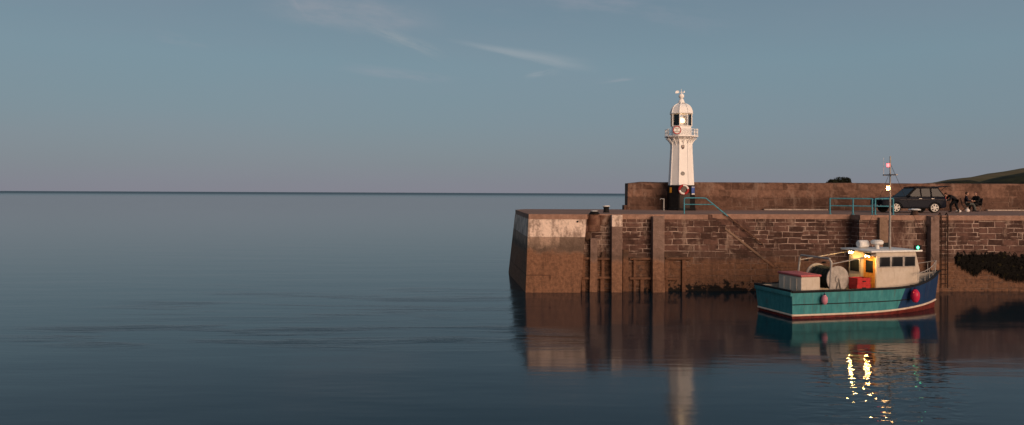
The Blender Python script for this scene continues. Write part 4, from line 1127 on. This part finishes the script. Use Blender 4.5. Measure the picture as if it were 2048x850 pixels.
        MB().box((-.42, sg * (hw + .08), 1.06), (.10, .17, .13), None, .03).build('wing_mirror', mp, C_)
        MB().box((-1.99, sg * .60, .80), (.12, .34, .13), (0, 0, sg * R(12)), .03).build('headlight', paint('headlight_glass', (.30, .27, .25), .3, 0, var=.05), C_)
        MB().box((-2.06, sg * .60, .50), (.07, .20, .08), None, .02).build('fog_light', chrome, C_)
        tl = MB().box((1.99, sg * .70, .90), (.08, .16, .28), None, .02).build('tail_light', paint('tail_red', (.35, .02, .02), .3), C_)
        MB().box((2.0, sg * .705, .84), (.08, .15, .07), None, .012).build('reversing_lens', chrome, tl)
    MB().b2((-2.12, -.38, .66), (-2.05, .38, .82), .015).build('grille', mk, C_)
    MB().box((-2.10, 0, .45), (.06, .52, .11), None, .006).build('number_plate', M_capw, C_)
    MB().b2((2.0, -.62, .42), (2.09, .62, .60), .03).build('rear_bumper', mk, C_)
build_car()

# ------------------------------------------------------------------ people
def skin_mesh(nodes, edges, root, sub=1):
    names = list(nodes); me = bpy.data.meshes.new('skin')
    me.from_pydata([nodes[n][0] for n in names], [(names.index(a), names.index(b)) for a, b in edges], [])
    o = bpy.data.objects.new('skin', me); COL.objects.link(o)
    md = o.modifiers.new('s', 'SKIN'); md.branch_smoothing = .4
    for n, v in zip(names, me.skin_vertices[0].data):
        r_ = nodes[n][1]; v.radius = r_ if isinstance(r_, tuple) else (r_, r_); v.use_root = (n == root)
    ss = o.modifiers.new('d', 'SUBSURF'); ss.levels = sub
    dg = bpy.context.evaluated_depsgraph_get(); dg.update()
    m2 = bpy.data.meshes.new_from_object(o.evaluated_get(dg)); bpy.data.objects.remove(o); bpy.data.meshes.remove(me)
    return m2

def person(label, loc, rz, J, top, legs, shoe, hairc, skinc=(.42, .24, .17)):
    """J: joints in metres facing +x"""
    T = thing('person', label, 'person', loc, rz, group='people sitting and standing by the car')
    V = {k: Vector(v) for k, v in J.items()}
    nodes = {'pelvis': (V['pelvis'], (.18, .15)), 'waist': (V['pelvis'].lerp(V['chest'], .5), (.17, .145)), 'chest': (V['chest'], (.20, .16)), 'neck': (V['neck'], .065), 'skull': (V['neck'].lerp(V['head'], .5), .055)}
    ed = [('pelvis', 'waist'), ('waist', 'chest'), ('chest', 'neck'), ('neck', 'skull')]
    for s in 'LR':
        nodes['sh' + s] = (V['sh' + s], .10); nodes['el' + s] = (V['el' + s], .072); nodes['wr' + s] = (V['wr' + s], .045)
        nodes['hip' + s] = (V['hip' + s], .13); nodes['kn' + s] = (V['kn' + s], .09); nodes['an' + s] = (V['an' + s], .062)
        nodes['he' + s] = (V['an' + s] + Vector((0, 0, -.06)), .045); nodes['to' + s] = (V['to' + s], .04)
        ed += [('chest', 'sh' + s), ('sh' + s, 'el' + s), ('el' + s, 'wr' + s), ('pelvis', 'hip' + s), ('hip' + s, 'kn' + s), ('kn' + s, 'an' + s), ('an' + s, 'he' + s), ('he' + s, 'to' + s)]
    me = skin_mesh(nodes, ed, 'pelvis', 1)
    mats = [paint('person_top', top, .9, var=.15, scale=14), paint('person_trousers', legs, .9, var=.2, scale=14), paint('person_shoe', shoe, .7), paint('person_skin', skinc, .6, var=.05)]
    seg = {}
    for a, b in ed:
        k = 0
        if a[:3] == 'hip' or a[:2] == 'kn' or b[:3] == 'hip': k = 1
        if a[:2] in ('an', 'he') and a != 'head': k = 2
        if a == 'neck': k = 3
        seg[(a, b)] = k
    mb = MB(); mb.bm.from_mesh(me)
    def dist(p, a, b):
        ab = b - a; t = max(0, min(1, (p - a).dot(ab) / max(1e-9, ab.dot(ab)))); return (p - a - ab * t).length
    for f in mb.bm.faces:
        c = f.calc_center_median()
        f.material_index = min(((dist(c, nodes[a][0], nodes[b][0]), k) for (a, b), k in seg.items()))[1]
    # head: skull, jaw, nose, ears, eyes, mouth
    hd = V['head']; look = V.get('look', Vector((1, 0, 0))).normalized()
    q = look.to_track_quat('X', 'Z').to_matrix().to_4x4(); HM = Matrix.Translation(hd) @ q
    def hp(c, r_, mi=3, n=12, m=8):
        k = bmesh.ops.create_uvsphere(mb.bm, u_segments=n, v_segments=m, radius=1, matrix=HM @ Matrix.Translation(c) @ Matrix.Diagonal((*r_, 1)))
        for f in {f for v in k['verts'] for f in v.link_faces}: f.material_index = mi
    hp((0, 0, .02), (.098, .077, .105)); hp((.03, 0, -.05), (.068, .058, .07)); hp((.098, 0, -.01), (.018, .013, .022), 3, 8, 6)
    for s in (-1, 1):
        hp((0, s * .078, -.005), (.02, .010, .032), 3, 8, 6); hp((.086, s * .030, .015), (.010, .014, .009), 2, 8, 6)
    hp((.088, 0, -.062), (.010, .024, .007), 0, 8, 6)
    # hands: palm, four fingers, thumb, lightly curled
    for s, sg in (('L', 1), ('R', -1)):
        w = V['wr' + s]; d = (w - V['el' + s]).normalized()
        side = d.cross(Vector((0, 0, 1))); side = side.normalized() if side.length > .1 else Vector((0, 1, 0)); nrm = side.cross(d).normalized()
        mb.tube([w - d * .01, w + d * .03, w + d * .085], [.026, .038, .034], 8, 3)
        for i, L in enumerate((.062, .072, .068, .054)):
            o_ = w + d * .08 + side * (i - 1.5) * .019
            mb.tube([o_, o_ + d * L * .5 - nrm * .008, o_ + d * L * .85 - nrm * .03], [.0095, .009, .007], 6, 3)
        o_ = w + d * .03 + side * sg * .034
        mb.tube([o_, o_ + d * .03 + side * sg * .022, o_ + d * .058 + side * sg * .02 - nrm * .012], [.011, .010, .008], 6, 3)
    mb.build('body', mats, T, True, 60)
    bpy.data.meshes.remove(me)
    hb_ = MB()
    bmesh.ops.create_uvsphere(hb_.bm, u_segments=14, v_segments=10, radius=1, matrix=HM @ Matrix.Translation((-.015, 0, .035)) @ Matrix.Diagonal((.106, .088, .108, 1)))
    cut = [f for f in hb_.bm.faces if (HM.inverted() @ f.calc_center_median()).x > .045 and (HM.inverted() @ f.calc_center_median()).z < .085 or (HM.inverted() @ f.calc_center_median()).z < -.045]
    bmesh.ops.delete(hb_.bm, geom=cut, context='FACES')
    hb_.build('hair', paint('hair', hairc, .8), T)
    # jacket collar and hem as clothing pieces
    MB().torus(V['neck'] - Vector((0, 0, .02)), .062, .020, (V['head'] - V['neck']).to_track_quat('Z', 'X').to_matrix().to_4x4(), 14, 6).build('collar', mats[0], T)
    return T

def build_people():
    dk = (.011, .011, .014)
    # bending into the boot, facing the car (-x)
    px = P(1906, 415, 48.6)[0]
    person('person in dark clothes bending over at the open back of the car', (px, 48.6, DECK), PI, {
        'pelvis': (-.18, 0, .86), 'chest': (.16, 0, 1.10), 'neck': (.34, 0, 1.17), 'head': (.47, 0, 1.18), 'look': (.75, 0, -.6),
        'shL': (.20, .19, 1.10), 'shR': (.20, -.19, 1.10), 'elL': (.36, .24, .84), 'elR': (.36, -.24, .84), 'wrL': (.56, .16, .78), 'wrR': (.56, -.16, .78),
        'hipL': (-.18, .10, .82), 'hipR': (-.16, -.10, .82), 'knL': (-.12, .14, .44), 'knR': (.10, -.13, .44), 'anL': (-.30, .14, .10), 'anR': (.06, -.13, .10), 'toL': (-.13, .16, .04), 'toR': (.24, -.15, .04)},
        dk, (.010, .010, .012), (.01, .01, .01), (.06, .03, .02))
    # two seated on camp chairs by the wall, turned to one another
    def sit(s=0): return {
        'pelvis': (0, 0, .50), 'chest': (.02, 0, .92), 'neck': (.05, 0, 1.12), 'head': (.09, 0, 1.26),
        'shL': (.03, .19, 1.03), 'shR': (.03, -.19, 1.03), 'elL': (.12, .25, .76), 'elR': (.12, -.25, .76), 'wrL': (.34, .10, .74), 'wrR': (.34, -.10, .78),
        'hipL': (.04, .10, .50), 'hipR': (.04, -.10, .50), 'knL': (.46, .14, .52), 'knR': (.46, -.13, .54), 'anL': (.56, .15, .10), 'anR': (.60, -.14, .10), 'toL': (.74, .16, .04), 'toR': (.78, -.15, .04)}
    xa = P(1931, 410, 51.0)[0]; xb = P(1953, 410, 51.4)[0]
    person('seated person in a dark top and pale grey jeans beside the car', (xa, 51.0, DECK), R(-28), sit(), (.012, .012, .020), (.10, .105, .095), (.05, .04, .045), (.05, .028, .02))
    person('seated person all in black farthest right by the wall', (xb, 51.4, DECK), R(205), sit(), (.010, .010, .010), (.010, .010, .010), (.02, .02, .02), (.10, .04, .03))
    mc = paint('camp_chair_cloth', (.014, .013, .014), .9); mf = paint('camp_chair_frame', (.05, .05, .05), .5, .5)
    def chair(lab, loc, rz, src=None):
        t = thing('camp_chair', lab, 'chair', loc, rz, group='black folding camp chairs') if src is None else copy_tree(src)
        if src is None:
            MB().box((0.03, 0, .385), (.46, .50, .03), (0, R(4), 0), .01).build('seat', mc, t)
            MB().box((-.25, 0, .68), (.03, .52, .52), (0, R(-12), 0), .012).build('backrest', mc, t)
            for sx in (-1, 1):
                for sy in (-1, 1):
                    MB().cyl((sx * .20 - .02, sy * .27, 0), (-sx * .16, sy * .26, .40), .014, n=6).build('leg', mf, t)
            for sy in (-1, 1): MB().cyl((-.23, sy * .27, .6), (.24, sy * .28, .60), .022, n=8).build('armrest', mc, t)
        else:
            t.location = loc; t.rotation_euler = (0, 0, rz); t['label'] = lab
        return t
    c1 = chair('black camp chair under the person in pale grey jeans', (xa, 51.0, DECK), R(-28))
    chair('black camp chair under the person dressed all in black', (xb, 51.4, DECK), R(205), c1)
    mw = paint('white_plastic_bag', (.66, .60, .55), .5, var=.1)
    def bag(lab, px, Y, w, h, seed):
        x = P(px, 420, Y)[0]
        t = tag(None or bpy.data.objects.new('carrier_bag', None), lab, 'bag', 'white bags on the ground'); COL.objects.link(t); t.location = (x, Y, DECK)
        mb = MB(); mb.lathe([(.02, .004), (w * .8, .005), (w, h * .3), (w * .8, h * .65), (w * .35, h * .88), (w * .5, h)], 14)
        for v in mb.bm.verts:
            k = 1 + .28 * mnoise.noise(v.co * 9 + Vector((seed, 0, 0))); v.co.x *= k; v.co.y *= k * .8
        mb.build('bag_body', mw, t)
        hn = MB()
        for s in (-1, 1): hn.tube([(s * w * .3, 0, h * .92), (s * w * .35, .01, h * 1.15), (s * w * .1, .0, h * 1.22), (s * w * .05, 0, h * .95)], .012, 6)
        hn.build('bag_handle', mw, t)
    bag('flattened white bag on the ground beside the bending person', 1916.5, 49.0, .19, .19, 1)
    bag('rounder white bag on the ground at the feet of the seated person', 1935, 50.2, .15, .24, 5)
build_people()
